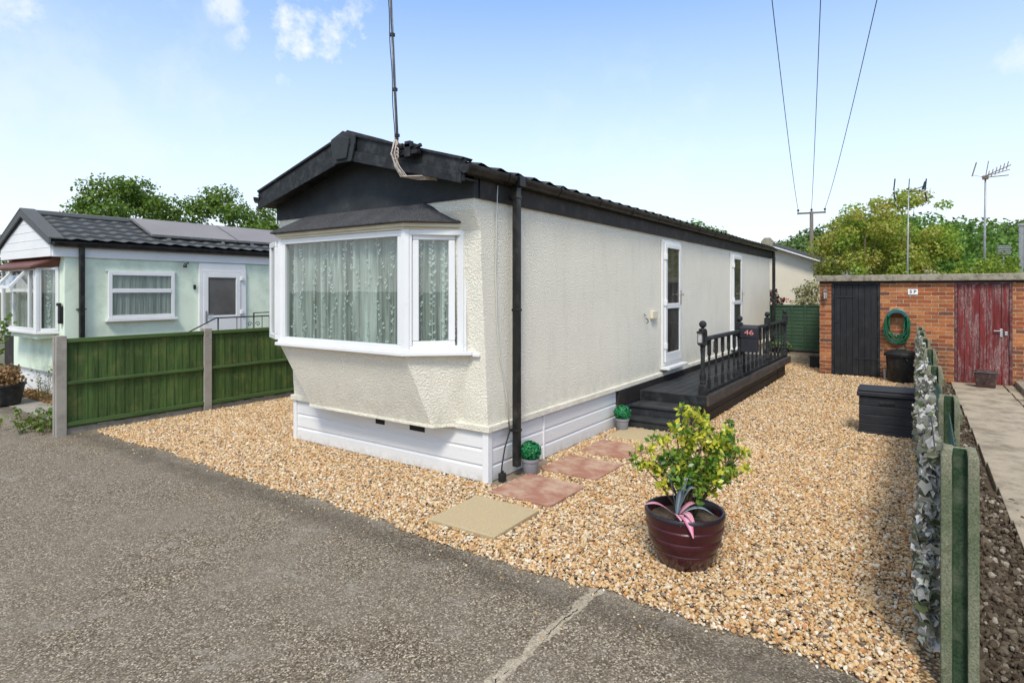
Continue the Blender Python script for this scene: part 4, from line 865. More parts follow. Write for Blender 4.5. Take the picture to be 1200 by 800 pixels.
# door
mb=MB(); xa,xb,z0,z1=1.50,2.43,.45,2.16; mb.box(xa,xa+.07,y-.045,y,z0,z1); mb.box(xb-.12,xb,y-.045,y,z0,z1); mb.box(xa+.07,xb-.12,y-.045,y,z1-.07,z1); mb.box(xa+.005,xb-.005,y-.035,y,z1+.003,z1+.1); d=mb.build('door',M['white'],nb,bevel=.005)
a,b=xa+.075,xb-.125; mb=MB(); mb.box(a,a+.09,y-.06,y-.02,z0,z1-.075); mb.box(b-.09,b,y-.06,y-.02,z0,z1-.075); mb.box(a+.09,b-.09,y-.06,y-.02,z1-.17,z1-.075); mb.box(a+.09,b-.09,y-.06,y-.02,z0,1.27); mb.build('door_leaf',M['white'],d,bevel=.006)
mb=MB(); mb.box(a+.09,b-.09,y-.04,y-.03,1.27,z1-.17); mb.build('pane',M['nbrdoorglass'],d)
mb=MB(); mb.box(a+.03,a+.06,y-.072,y-.06,1.14,1.36); mb.bar((a+.045,y-.085,1.29),(a+.17,y-.085,1.29),.015,.018); mb.build('handle',M['handle'],d,bevel=.003)
for zz in (1.32,1.98): mb=MB(); mb.box(b-.005,b+.05,y-.085,y-.045,zz-.04,zz+.04); mb.build('hinge',M['white'],d,bevel=.008)
mb=MB(); mb.box(1.41,1.45,ny-.03,ny-.002,1.77,1.85); mb.build('doorbell',M['metalblack'],nb,bevel=.005)
mb=MB(); mb.tube([(1.32,ny-.005,2.24),(1.28,ny-.09,2.26),(1.22,ny-.12,2.22)],.008,6); mb.lathe([(.02,0),(.035,-.07),(.03,-.08)],(1.20,ny-.13,2.24),10); mb.build('wall_light',M['metalblack'],nb,smooth=True)
mb=MB(); mb.box(nx-.06,nx-.004,ny+.03,ny+.10,1.22,1.50); mb.lathe([(.035,0),(.035,.05)],(nx-.05,ny+.07,1.5),10); mb.build('key_safe',M['metalblack'],nb,bevel=.01)
# front bay of the neighbour
BX=-.86; ya,yb=8.27,9.85; zb0,zb1=1.10,2.12
mb=MB(); mb.prism([(nx,8.13),(BX-.03,ya-.04),(BX-.06,yb+.05),(nx,yb+.12)],'z',zb0-.045,zb0); nbay=mb.build('bay_window',M['white'],nb,bevel=.006)
mb=MB(); mb.box(BX+.02,nx-.001,ya+.02,yb-.02,.98,1.053); 
mb.build('bay_base',M['mint'],nbay)
mb=MB()
pane_frame(mb,(BX,ya),(BX,yb),zb0,zb1,.05,.05); pane_frame(mb,(BX+.02,ya-.005),(nx,8.15),zb0,zb1,.045,.05)
for yy in (8.55,9.3): mb.box(BX-.025,BX+.025,yy-.025,yy+.025,zb0+.05,zb1-.05)
mb.box(BX-.025,BX+.025,8.575,9.275,1.72,1.77); mb.box(BX-.02,BX+.03,ya-.05,ya+.03,zb0,zb1); mb.build('frame',M['white'],nbay,bevel=.005)
mb=MB(); pane(mb,(BX,ya),(BX,yb),zb0,zb1,.04); pane(mb,(BX+.02,ya-.005),(nx,8.15),zb0,zb1,.04); mb.build('pane',M['glass'],nbay)
# top-hung open sash
mb=MB(); 
q0=Vector((BX-.02,0,zb1-.03)); q1=Vector((BX-.24,0,1.80))
for yy in (8.60,9.25): mb.bar(q0+Vector((0,yy,0)),q1+Vector((0,yy,0)),.045,.04)
mb.bar(q0+Vector((0,8.6,0)),q0+Vector((0,9.25,0)),.045,.045); mb.bar(q1+Vector((0,8.58,0)),q1+Vector((0,9.27,0)),.045,.05)
mb.build('sash',M['white'],nbay,bevel=.004)
mb=MB(); mb.add([(q0.x,8.62,q0.z),(q0.x,9.23,q0.z),(q1.x,9.23,q1.z),(q1.x,8.62,q1.z)],[(0,1,2,3)]); mb.build('pane',M['glass'],nbay)
curtain('curtain',(BX+.09,ya+.04),(BX+.09,yb-.02),zb0,zb1,nbay,12,.01,8,True,[M['lace'],M['laceprint']],140,.04,random.Random(4))
curtain('curtain',(BX+.1,ya+.0),(nx-.01,8.2),zb0,zb1,nbay,3,.008,1,True,[M['curtain'],M['laceprint']],40,.04,random.Random(4))
# brown canopy above
mb=MB(); n=16; 
top=[(nx-.0,8.08,2.30),(nx-.0,10.2,2.30)]; fr=[(BX-.1,8.2,2.13),(BX-.1,10.0,2.13)]
mb.add([top[0],top[1],fr[1],fr[0],(nx,8.08,2.27),(nx,10.2,2.27),(BX-.1,10.0,2.10),(BX-.1,8.2,2.10),(nx,8.14,2.12)],[(0,1,2,3),(4,7,6,5),(3,2,6,7),(0,3,7,4),(4,7,8)])
for i in range(24): yy=8.2+i*.075; mb.lathe([(.0,-.03),(.03,-.02),(.034,.0)],(BX-.085,yy+.035,2.11),8)
mb.build('canopy',M['brownplastic'],nbay)
# solar panels on the roof: things of their own
sl=(zR-zE)/(YC-(ny-.1)); lab=['nearer grey solar panel on the mint home roof','farther grey solar panel on the mint home roof, partly behind the cream home']
for i,(xa,xb) in enumerate(((.80,2.42),(2.44,4.06))):
    sp=thing('solar_panel',lab[i],'solar panel',(xa,8.3,2.7),'solar panels on the roof')
    def RP(x,y,h): return (x,y,zE+.02+(y-(ny-.1))*sl+h)
    yA,yB=8.17,9.04
    p=[RP(xa,yA,.09),RP(xb,yA,.09),RP(xb,yB,.10),RP(xa,yB,.10)]; q=[(a[0],a[1]+.01,a[2]-.035) for a in p]
    mb=MB(); mb.add(p+q,[(0,1,2,3),(4,7,6,5),(0,4,5,1),(1,5,6,2),(2,6,7,3),(3,7,4,0)]); mb.build('frame',M['metalgrey'],sp)
    p2=[RP(xa+.012,yA+.012,.094),RP(xb-.012,yA+.012,.094),RP(xb-.012,yB-.012,.104),RP(xa+.012,yB-.012,.104)]; mb=MB(); mb.add(p2,[(0,1,2,3)]); mb.build('cells',M['solar'],sp,recalc=False)
    for xx in (xa+.3,xb-.3): mb=MB(); c=RP(xx,yA+.02,.03); mb.box(c[0]-.03,c[0]+.03,c[1]-.02,c[1]+.5,c[2]-.05,c[2]+.01); mb.build('mounting_rail',M['metalgrey'],sp)
# metal handrail by neighbour door
hr=thing('handrail','black metal handrail with scrolls above the green fence','handrail',(1.5,7.1,0)); yh=7.05
mb=MB(); mb.tube([(.85,yh,1.02),(1.36,yh,1.26),(3.4,yh,1.265)],.012,8); mb.tube([(2.08,yh+.0,1.33),(3.4,yh,1.33)],.01,8); mb.build('top_rail',M['metalblack'],hr,smooth=True)
mb=MB()
for x in (1.40,2.08,2.9,3.35): mb.tube([(x,yh,.0),(x,yh,1.26 if x<2 else 1.33)],.014,6)
for x in (1.75,2.25,2.4,2.55,2.7): mb.tube([(x,yh,.4),(x,yh,1.26)],.007,6)
for cx,s in ((2.0,1),(2.16,-1),(2.5,1),(2.62,-1)): mb.tube([(cx+s*.05*(1-t/9)*math.cos(t),yh,1.12+.05*(1-t/9)*math.sin(t)) for t in np.linspace(0,8,24)],.006,5)
mb.build('balusters',M['metalblack'],hr,smooth=True)
# planter tub
tb=thing('planter_tub','black plastic tub of dried brown flowers at the left edge','planter',(-1.25,8.25,0))
MB().lathe([(0,0),(.17,0),(.2,.02),(.255,.30),(.275,.305),(.275,.325),(.25,.325),(.24,.28),(0,.27)],(-1.25,8.3,0),24).build('tub',M['plasticblack'],tb,autosm=True)
n=900; c=np.column_stack([rng.normal(-1.25,.1,n),rng.normal(8.3,.1,n),.33+np.abs(rng.normal(0,.11,n))]); leaves('dried_flowers',c,rand_dirs(n),.045,M['leaf_dry'],tb,'oval')
rsb=thing('rose_bush','thin leafy rose stems leaning in at the left edge','rose',(-1.4,8.75,0)); mb=MB(); C=[]
for k in range(6):
    e=Vector((-1.35+.06*k-.1,8.62-.1*k+.3,.75+.11*k)); b=Vector((-1.35,8.9,0)); md=b.lerp(e,.6)+Vector((0,.05,.12)); mb.tube([b,md,e],[.009,.007,.003],5)
    for t in np.linspace(.55,1,9): 
        p=b.lerp(e,t); 
        for _ in range(4): C.append(p+Vector((random.gauss(0,.05),random.gauss(0,.05),random.gauss(0.05,.04))))
mb.build('stems',M['stem'],rsb); leaves('leaves',C,rand_dirs(len(C)),.06,M['leaf_oak'],rsb)
bf=thing('board_fence','dark timber fence with a pale post behind the tub at the left edge','fence',(-.3,10.9,0)); mb=MB()
for k in range(14): mb.box(-.32,-.29,10.45+k*.1,10.54+k*.1,0,1.05)
mb.build('boards',M['deckskirt'],bf); mb=MB(); mb.box(-.45,-.34,10.38,10.49,0,1.12); mb.build('post',M['postL'],bf,bevel=.01)
# weeds
def weeds(name,label,cat,x,y,rx,ry,h,n,size,mat,z=0):
    t=thing(name,label,cat,(x,y,z)); C=[];N=[];mb=MB()
    for k in range(n):
        b=Vector((x+random.gauss(0,rx*.4),y+random.gauss(0,ry*.4),z)); e=b+Vector((random.gauss(0,.35),random.gauss(0,.35),1))*h*random.uniform(.35,1); mb.tube([b,b.lerp(e,.5)+Vector((0,0,.02)),e],[.003,.0025,.001],4)
        for q in range(7): C.append(b.lerp(e,random.uniform(.15,1))+Vector((random.gauss(0,.02),random.gauss(0,.02),0))); N.append((random.gauss(0,1),random.gauss(0,1),.9))
    mb.build('stems',M['stem'],t)['kind']='stuff'; leaves('leaves',C,N,size,mat,t,'lance')['kind']='stuff'; return t
weeds('weed_clump','low green weeds against the first concrete fence post','weeds',-1.33,5.95,.55,.5,.26,120,.06,M['leaf_weed'])
weeds('climbing_weed','straggly weed climbing the white base of the mint home','weeds',-.75,8.3,.12,.35,.62,22,.035,M['leaf_weed'])
weeds('roadside_weeds','small tuft of dry weeds beside the black planter tub','weeds',-.9,8.9,.5,.6,.12,60,.05,M['leaf_dry'])
n=3500; 
c=np.column_stack([rng.uniform(-.85,-.45,n),rng.uniform(6.2,9.6,n),rng.uniform(0,.035,n)]); o=leaves('leaf_litter',c,rand_dirs(n)+np.array([0,0,1.5]),.035,M['leaf_dry']); tag(o,'scattered dry leaf litter and debris along the mint home wall','leaf litter',kind='stuff')
# ================================================================== right concrete post fence
rf=thing('concrete_fence','row of mossy grooved concrete fence posts with green wire mesh','fence',(4,-3.3,0))
pxs=[(-.97,-3.35),(.62,-3.355),(2.44,-3.30),(4.35,-3.28),(6.15,-3.235),(7.75,-3.19),(9.3,-3.16)]
for i,(x,y) in enumerate(pxs):
    mb=MB(); w,g,dp=(.068 if i==0 else .058),.027,.05
    # H section, grooves facing along x, softly chamfered top
    def ring(z,s): return [(x-dp*s,y-w*s,z),(x-dp*s,y-g*s,z),(x-.012*s,y-g*s*.8,z),(x-.012*s,y+g*s*.8,z),(x-dp*s,y+g*s,z),(x-dp*s,y+w*s,z),(x+dp*s,y+w*s,z),(x+dp*s,y+g*s,z),(x+.015*s,y+g*s*.7,z),(x+.015*s,y-g*s*.7,z),(x+dp*s,y-g*s,z),(x+dp*s,y-w*s,z)]
    R=[ring(-.05,1),ring(1.02,1),ring(1.055,.86)]; n=12; vs=sum(R,[]); fs=[tuple(range(n))[::-1],tuple(2*n+j for j in range(n))]+[(r*n+j,r*n+(j+1)%n,(r+1)*n+(j+1)%n,(r+1)*n+j) for r in (0,1) for j in range(n)]
    mb.add(vs,fs); mb.m=[0,0]+[1 if j in (1,2,3,7,8,9) else 0 for r in (0,1) for j in range(n)]; mb.build('post',[M['mosspost'],M['groove']],rf,bevel=.006)
for i in range(len(pxs)-1):
    (xa,ya),(xb,yb)=pxs[i],pxs[i+1]; mb=MB(); L=xb-xa-.1; nn=max(8,int(L/.11))
    for zz in (.12,.5,.95): mb.tube([(xa+.05,ya,zz),(xb-.05,yb,zz)],.0035,5)
    for k in range(-8,nn):
        for s in (1,-1):
            pts=[]; 
            for t in np.linspace(0,1,3):
                u=(k+8*t)/nn if s>0 else (k+8-8*t)/nn
                if 0<=u<=1: pts.append((xa+.05+L*u,ya+(yb-ya)*u+.004*s,.1+.86*t))
            if len(pts)>=2: mb.tube(pts,.0022,4,cap=False)
    mb.build('wire_mesh',M['wiregreen'],rf)
# timber rails visible through: green horizontal slats
for i in range(1,4):
    (xa,ya),(xb,yb)=pxs[i],pxs[i+1]; mb=MB(); mb.box(xa+.05,xa+.75,ya-.075,ya-.055,.86,.93); mb.build('slat',M['mosspost'],rf,bevel=.004)
# ivy screen
rng=np.random.default_rng(31)
iv=thing('artificial_ivy_screen','faded grey and white artificial ivy screen along the concrete post fence','ivy screen',(4,-3.18,0))
def ivline(x): return -3.235+(x+.95)*.0095
C=[];N=[]
n=13500; xs=-.90+(rng.random(n)**1.5)*10.4; zs=rng.uniform(.03,1.02,n); zs=np.where(rng.random(n)<.12,rng.uniform(.92,1.05,n),zs)
bul=.012*np.sin(xs*5)+.014*np.sin(zs*7+xs*2)+rng.uniform(-.04,.04,n)
zs*= np.clip(.93+.05*np.sin(xs*4.0)+.03*np.sin(xs*11),.8,1.02)
keep=zs>(.10*np.exp(-(xs+.9)*3.)); ys=ivline(xs)-.018+bul
C=np.column_stack([xs,ys,zs])[keep]; m=len(C); N=np.column_stack([rng.normal(-.5,.6,m),rng.normal(.5,.6,m),rng.normal(.2,.6,m)])
leaves('leaves',C,N,.049,M['leaf_ivy'],iv,'ivy',.4,.95,.4,up=np.tile([0,0,-1.0],(m,1)))
mb=MB()
for k in range(9):
    z=.08+k*.115; mb.tube([(x,ivline(x)-.03,z) for x in (-.85,2,5,9.4)],.003,4)
for k in range(70): x=-.85+k*.148; mb.tube([(x,ivline(x)-.03,.03),(x,ivline(x)-.03,.95)],.003,4)
mb.build('lattice',M['deckskirt'],iv)
# ================================================================== BRICK STORE
sx=9.66; ys0,ys1=-1.42,-6.6
bs=thing('brick_outbuilding','low flat roofed red brick outbuilding with concrete coping','outbuilding',(sx,ys0,0))
mb=MB(); dA=(-2.50,-1.64); dB=(-4.53,-3.69); ztop=1.93; dh=1.905
def wl(ya,yb,za,zb): mb.box(sx,sx+.1,ya,yb,za,zb)
wl(dA[1],ys0,0,ztop); wl(dB[1],dA[0],0,ztop); wl(ys1,dB[0],0,ztop); mb.box(sx+.1,sx+2.3,ys0-.1,ys0,0,ztop); mb.box(sx+.1,sx+2.3,ys1,ys1+.1,0,ztop); mb.box(sx+2.2,sx+2.3,ys1+.1,ys0-.1,0,ztop)
mb.build('wall',M['brick'],bs)
mb=MB(); mb.box(sx-.10,sx+2.4,ys1-.08,ys0+.06,ztop,2.055); mb.build('coping',M['coping'],bs,bevel=.012)
mb=MB(); mb.box(sx-.012,sx-.001,ys1,ys0,ztop-.035,ztop-.001); mb.build('dark_batten',M['deckskirt'],bs)  # dark brown strip along the wall top below the coping
def ledged(ya,yb,mat,fmat,nm,label,bmatw=.1,n=7):
    mb=MB(); f=.045; mb.box(sx-.008,sx+.06,ya,ya+f,0.01,dh); mb.box(sx-.008,sx+.06,yb-f,yb,0.01,dh); mb.box(sx-.008,sx+.06,ya+f,yb-f,dh-f,dh)
    d=mb.build('door',fmat,bs,bevel=.004); d['label']=label
    a,b=ya+f+.004,yb-f-.004; w=(b-a)/n; mb=MB()
    for i in range(n): mb.box(sx+.008+.002*(i%2),sx+.035,a+i*w+.002,a+(i+1)*w-.002,.02,dh-f-.004)
    mb.build('board_panel',mat,d,bevel=.003); return d,a,b
d,a,b=ledged(dA[0],dA[1],M['blackdoor'],M['blackpaint'],'door','black boarded door')
mb=MB(); mb.box(sx-.004,sx+.0075,b-.36,b-.0,1.60,1.63); mb.box(sx-.004,sx+.0075,a,a+.38,.35,.38); mb.box(sx-.004,sx+.0075,b-.08,b+.03,1.09,1.11); mb.build('hinge',M['metalblack'],d)
d,a,b=ledged(dB[0],dB[1],M['reddoor'],M['redframe'],'door','flaking dark red boarded door')
mb=MB(); mb.box(sx-.012,sx+.008,a+.09,a+.13,.90,1.05); mb.bar((sx-.03,a+.11,1.01),(sx-.03,a+.22,1.01),.015,.015); mb.box(sx-.005,sx+.008,a+.02,a+.06,.93,1.0); mb.build('handle',M['handle'],d,bevel=.003)
sg=thing('wall_sign','small white sign reading 5P on the brick wall','sign',(sx-.02,-3.04,1.7)); mb=MB(); mb.box(sx-.012,sx-.002,-3.122,-2.962,1.665,1.77); mb.build('plate',M['signwhite'],sg,bevel=.003)
text_mesh('lettering','5 P',.085,M['ink'],sg,(sx-.0135,-3.042,1.718),FACE_MX,.001,.002)
# wall lantern at left pillar
wlamp=thing('wall_lantern','old brass wall lantern on the brick pillar left of the black door','lantern',(sx-.08,-1.54,1.6)); cx,cy=sx-.09,-1.53
mb=MB(); mb.lathe([(.0,.30),(.012,.28),(.01,.26),(.03,.25),(.058,.20),(.05,.195)],(cx,cy,1.52),6); mb.lathe([(.035,.06),(.028,.04),(.012,.02),(.012,-.01),(0,-.03)],(cx,cy,1.52),6)
for k in range(6): an=2*PI*(k+.5)/6; mb.bar((cx+.035*math.cos(an),cy+.035*math.sin(an),1.58),(cx+.05*math.cos(an),cy+.05*math.sin(an),1.718),.007,.007)
mb.bar((cx,cy,1.52),(sx,cy,1.60),.014,.014); mb.box(sx-.012,sx-.002,cy-.03,cy+.03,1.54,1.66); mb.build('casing',M['rust'],wlamp,bevel=0)
MB().lathe([(.032,.06),(.046,.195)],(cx,cy,1.52),6).build('lamp_glass',M['lampglass'],wlamp)
# hose on its hanger
hz=thing('hose_hanger','grey wall mounted hose hanger on the brick wall','hose hanger',(sx-.05,-2.79,1.3)); yc=-2.785
mb=MB(); arc=[(yc+.17*math.cos(a),1.24+.14*math.sin(a)) for a in np.linspace(.1,PI-.1,14)]; arc2=[(yc+.13*math.cos(a),1.21+.10*math.sin(a)) for a in np.linspace(PI-.1,.1,14)]
mb.prism(arc+arc2,'x',sx-.19,sx-.03); mb.build('cradle',M['teal'],hz,bevel=.008)
mb=MB(); arc=[(yc+.15*math.cos(a),1.275+.11*math.sin(a)) for a in np.linspace(.25,PI-.25,14)]; mb.prism(arc,'x',sx-.17,sx-.002); mb.build('backplate',M['reel'],hz,bevel=.008)
mb=MB(); rs=random.Random(2)
for k in range(16):
    dx=sx-.04-.008*k-rs.uniform(0,.01); w=.155+rs.uniform(-.05,.055); h=rs.uniform(.50,.68); c0=1.345+.003*k; pts=[]
    for t in np.linspace(0,2*PI,40):
        y=yc+w*math.copysign(abs(math.sin(t))**.6,math.sin(t))*(1+.05*math.sin(3*t+k)); zc=c0-h/2; z=zc+h/2*math.cos(t)
        if math.cos(t)>0.5: y=yc+w*math.sin(t)
        pts.append((dx+.006*math.sin(2*t+k),y,z))
    mb.tube(pts,.0085,7)
mb.tube([(sx-.1,yc-.12,.9),(sx-.1,yc-.16,.78),(sx-.09,yc-.13,.68),(sx-.08,yc-.15,.6)],.0085,7); mb.tube([(sx-.11,yc+.02,.9),(sx-.12,yc-.0,.8),(sx-.1,yc-.02,.7)],.014,7)
tag(mb.build('garden_hose',M['hose'],smooth=True,org=(sx-.08,yc,1.1)),'coiled green garden hose hanging on the brick wall above the bin','hose')
# dustbin
bn=thing('dustbin','round black plastic dustbin with lid against the brick wall','bin',(9.22,-2.85,0)); bx,by=9.22,-2.86
MB().lathe([(0,0),(.19,0),(.2,.01),(.215,.03),(.245,.50),(.262,.505),(.265,.53),(.24,.535)],(bx,by,0),32).build('body',M['plasticblack'],bn,autosm=True)
mb=MB(); mb.lathe([(.275,.50),(.28,.545),(.262,.56),(.2,.60),(.12,.615),(.06,.617),(0,.617)],(bx,by,0),32); mb.tube([(bx-.02,by-.08,.615),(bx-.02,by-.05,.65),(bx-.02,by+.05,.65),(bx-.02,by+.08,.615)],.013,6); mb.build('lid',M['plasticblack'],bn,autosm=True)
mb=MB(); 
for s in (-1,): mb.tube([(bx-.13,by+s*.24,.47),(bx-.18,by+s*.25,.40),(bx-.25,by+s*.13,.40),(bx-.255,by+s*.08,.47)],.012,6)
mb.build('handle',M['plasticblack'],bn,smooth=True)
mb=MB(); mb.tube([(9.55,-2.585,0),(9.55,-2.585,.17)],.02,10); mb.tube([(9.55,-2.585,.17),(9.55,-2.585,.2)],.026,10); tag(mb.build('pipe_stub',M['cablewhite'],smooth=False,org=(9.55,-2.585,0)),'short white pipe end in the gravel between black door and dustbin','pipe')
# storage box
sbx=thing('storage_box','charcoal plastic garden storage box with lid on the gravel','storage box',(4.4,-2.85,0))
ctr=Vector((4.45,-2.78,0)); ang=math.atan2(-.42,.0)  # box turned a little
ax=Vector((math.cos(.15),math.sin(.15),0)); 
def RB(mb,ca,cb,za,zb,la,lb,m=0,ctr=Vector((4.33,-2.85,0)),rot=.045):
    c,s=math.cos(rot),math.sin(rot); pts=[]
    for a,b in ((ca-la,cb-lb),(ca+la,cb-lb),(ca+la,cb+lb),(ca-la,cb+lb)): pts.append((ctr.x+c*a-s*b,ctr.y+s*a+c*b))
    mb.prism([(ctr.x+(p[0]-ctr.x)*1.06,ctr.y+(p[1]-ctr.y)*1.06) for p in pts],'z',za*1.1,zb*1.1,m)
mb=MB()
for k in range(4): RB(mb,0,0,.03+k*.098,.03+k*.098+.093,.20-.002*(k%2),.275)
RB(mb,0,0,.02,.42,.193,.268); RB(mb,0,0,0,.035,.21,.285); mb.build('body',M['boxgrey'],sbx,bevel=.006)
mb=MB(); RB(mb,0,0,.425,.475,.225,.297); RB(mb,0,0,.475,.50,.21,.283); mb.build('lid',M['boxgrey'],sbx,bevel=.012)
mb=MB(); RB(mb,-.203,0,.345,.375,.006,.075); mb.build('handle',M['plasticblack'],sbx,bevel=.004)
# brown food caddy
cd=thing('food_caddy','brown plastic food waste caddy with lid in front of the red door','caddy',(9.2,-4.1,.03)); c0,c1=9.2,-4.12
mb=MB(); P0=[(c0-.10,c1-.13),(c0+.10,c1-.13),(c0+.10,c1+.13),(c0-.10,c1+.13)]; P1=[(c0-.13,c1-.165),(c0+.13,c1-.165),(c0+.13,c1+.165),(c0-.13,c1+.165)]
mb.add([(*p,.03) for p in P0]+[(*p,.285) for p in P1],[(3,2,1,0),(4,5,6,7),(0,1,5,4),(1,2,6,5),(2,3,7,6),(3,0,4,7)]); mb.build('body',M['caddy'],cd,bevel=.012)
mb=MB(); mb.box(c0-.145,c0+.14,c1-.18,c1+.19,.286,.31); mb.box(c0-.11,c0+.11,c1-.14,c1+.14,.31,.33); mb.build('lid',M['caddy'],cd,bevel=.01)
mb=MB(); mb.tube([(c0-.14,c1+.16,.23),(c0-.16,c1+.13,.12),(c0-.17,c1+.04,.12),(c0-.16,c1-.02,.2),(c0-.14,c1-.06,.29)],.008,6); mb.build('handle',M['plasticblack'],cd,smooth=True)
# small black box + retaining sleepers + far fence & pot
mb=MB(); mb.box(10.55,10.8,-1.36,-1.10,.0,.24); mb.box(10.53,10.82,-1.38,-1.08,.24,.265); tag(mb.build('black_crate',M['plasticblack'],bevel=.01,org=(10.65,-1.2,0)),'small black box on the gravel at the back corner of the brick outbuilding','box')
rt_=thing('retaining_edge','weathered timber retaining edge in front of the far green fence','retaining wall',(11.28,0,0))
for k in range(2): mb=MB(); mb.box(11.22,11.30,-1.36,3,.0+k*.1,.095+k*.1+.006*k); mb.build('sleeper',M['coping'],rt_,bevel=.008)
ff=thing('lap_fence','dark green horizontal lap panel fence behind the deck','fence',(12.0,0,.2)); xF=12.0
for j,(ya,yb) in enumerate(((-1.35,.35),(.41,2.2),(2.26,4.1))):
    mb=MB()
    for k in range(12): z=.27+k*.09; mb.prism([(xF,z),(xF-.018,z),(xF-.006,z+.1),(xF,z+.1)],'y',ya,yb)
    mb.box(xF-.03,xF+.005,ya,yb,1.345,1.385); mb.build('lap_panel',M['lapfence'],ff,bevel=.001)
    for yy in (ya+.02,(ya+yb)/2,ya+.55,yb-.02): mb=MB(); mb.box(xF-.035,xF-.019,yy-.02,yy+.02,.24,1.36); mb.build('batten',M['lapfence'],ff,bevel=.002)
    mb=MB(); mb.box(xF-.02,xF+.02,ya,yb,.2,.26); mb.build('kick_board',M['deckskirt'],ff)
pf=thing('bowl_planter','round dark bowl of low pale green plants before the far green fence','planter',(11.75,-.12,.2)); bx,by=11.72,-.28
MB().lathe([(0,0),(.14,0),(.16,.02),(.2,.17),(.215,.18),(.2,.19),(.19,.16),(0,.15)],(bx,by,.2),24).build('bowl',M['plasticblack'],pf,autosm=True)
n=900; d=rand_dirs(n); c=np.array([bx,by,.36])+d*np.array([.23,.24,.12]); c=c[c[:,2]>.34]; leaves('plants',c,rand_dirs(len(c))+np.array([0,0,1]),.04,M['leaf_sed'],pf)
# ================================================================== far house
GX=15.5; gc=.74; hw=1.62
fh=thing('far_park_home','cream gabled park home beyond the far green fence','park home',(GX,gc,0))
mb=MB(); mb.prism([(gc-hw,.2),(gc-hw,2.55),(gc,3.15),(gc+hw,2.55),(gc+hw,.2)],'x',GX,GX+9); mb.build('wall',M['housecream'],fh)
mb=MB()
for s in (-1,1): mb.prism([(gc,3.27),(gc,3.17),(gc+s*(hw+.12),2.53),(gc+s*(hw+.12),2.63)],'x',GX-.3,GX+9.2)
mb.build('roof',M['tile'],fh,bevel=.01)
mb=MB()
for s in (-1,1): mb.prism([(gc,3.165),(gc,3.12),(gc+s*(hw+.1),2.485),(gc+s*(hw+.1),2.525)],'x',GX-.29,GX-.26)
mb.build('verge_trim',M['white'],fh)
mb=MB(); mb.prism([(gc-.17,3.04),(gc-.17,3.25),(gc-.08,3.36),(gc+.08,3.36),(gc+.17,3.25),(gc+.17,3.04)],'x',GX-.36,GX-.2); mb.build('gable_cap',M['coping'],fh,bevel=.01)
# ================================================================== TREES
T=tree
T('oak_tree','broad leafy oak rising behind the left end of the grey tiled roof','tree',11.46,35.49,0,8.5,(3.1,3.1),60,.85,330,.155,M['leaf_oak'],.28,'oaks beyond the mint home',.3,3,.62)
T('oak_tree','gappy oak rising behind the solar panels','tree',16.2,32.2,0,8.05,(3.7,3.0),64,.78,330,.155,M['leaf_oak'],.26,'oaks beyond the mint home',.6,14,.62)
T('small_tree','small dark green tree at the far left edge above the roof','tree',6.5,42.5,0,5.6,(2.0,2.0),20,.8,200,.18,M['leaf_oak'],.15,None,.2,5,.7)
T('small_tree','treetop just showing above the ridge of the cream home','tree',27.9,6.6,0,5.7,(1.7,1.7),22,.7,230,.17,M['leaf_mid'],.15,None,.2,6,.6)
T('photinia','tall shrub with green and rust red leaves behind the brick outbuilding','shrub',13.3,-1.98,0,4.2,(1.05,1.3),60,.34,2600,.062,M['leaf_photinia'],.06,'tall shrubs behind the outbuilding',.5,8,.85,14)
T('photinia','looser rust tipped shrub with bare pale stems behind the black door','shrub',14.6,-2.75,0,4.85,(1.2,1.3),52,.34,2400,.062,M['leaf_photinia'],.06,'tall shrubs behind the outbuilding',.7,9,.8,14)
T('green_shrub','dense mid green shrub behind the outbuilding between the two aerials','shrub',16.5,-3.2,0,3.6,(1.4,1.4),30,.5,1100,.085,M['leaf_mid'],.07,None,.2,10,.85)
T('variegated_shrub','pale cream and green shrub drooping over the far green fence','shrub',12.75,-.85,0.2,1.95,(.5,.6),26,.22,2600,.05,M['leaf_varieg'],.03,None,.5,12,.85)
T('mid_tree','rounded fresh green tree left of the tall right aerial','tree',31,-3.0,0,5.6,(3.2,3.2),34,1.1,230,.16,M['leaf_mid'],.2,None,.15,13,.8)
T('mid_tree','lower spreading green tree right of the first aerial','tree',29,-5.2,0,4.6,(2.6,2.6),28,.95,260,.15,M['leaf_mid'],.2,None,.15,19,.85)
rd=T('maroon_shrub','small maroon leaved shrub with red flowers by the cream gable','shrub',14.0,.35,.2,1.75,(.35,.4),16,.17,2600,.06,M['leaf_red'],.02,None,.6,15,.75)
for q in range(3):
    n=12; c=np.column_stack([rng.normal(13.85,.03,n),rng.normal(.02-.08*q,.02,n),rng.normal(1.5-.03*q,.02,n)]); leaves('flower',c,rand_dirs(n),.04,M['petal_red'],rd)
T('yellow_bush','bright yellow green bush behind the outbuilding above the red door','bush',14.0,-4.35,0,2.75,(1.1,1.0),30,.38,1500,.07,M['leaf_yellow'],.05,'yellow bushes behind the outbuilding',.3,16,.7)
T('yellow_bush','bright yellow green bush at the right edge behind the outbuilding','bush',14.6,-6.0,0,2.8,(1.2,1.1),30,.38,1500,.07,M['leaf_yellow'],.05,'yellow bushes behind the outbuilding',.3,17,.7)
T('yellow_bush','pale sparse bush behind the outbuilding left of the slatted panel','bush',13.6,-3.3,0,2.45,(.6,.7),14,.3,900,.06,M['leaf_varieg'],.05,'yellow bushes behind the outbuilding',.6,18,.6)
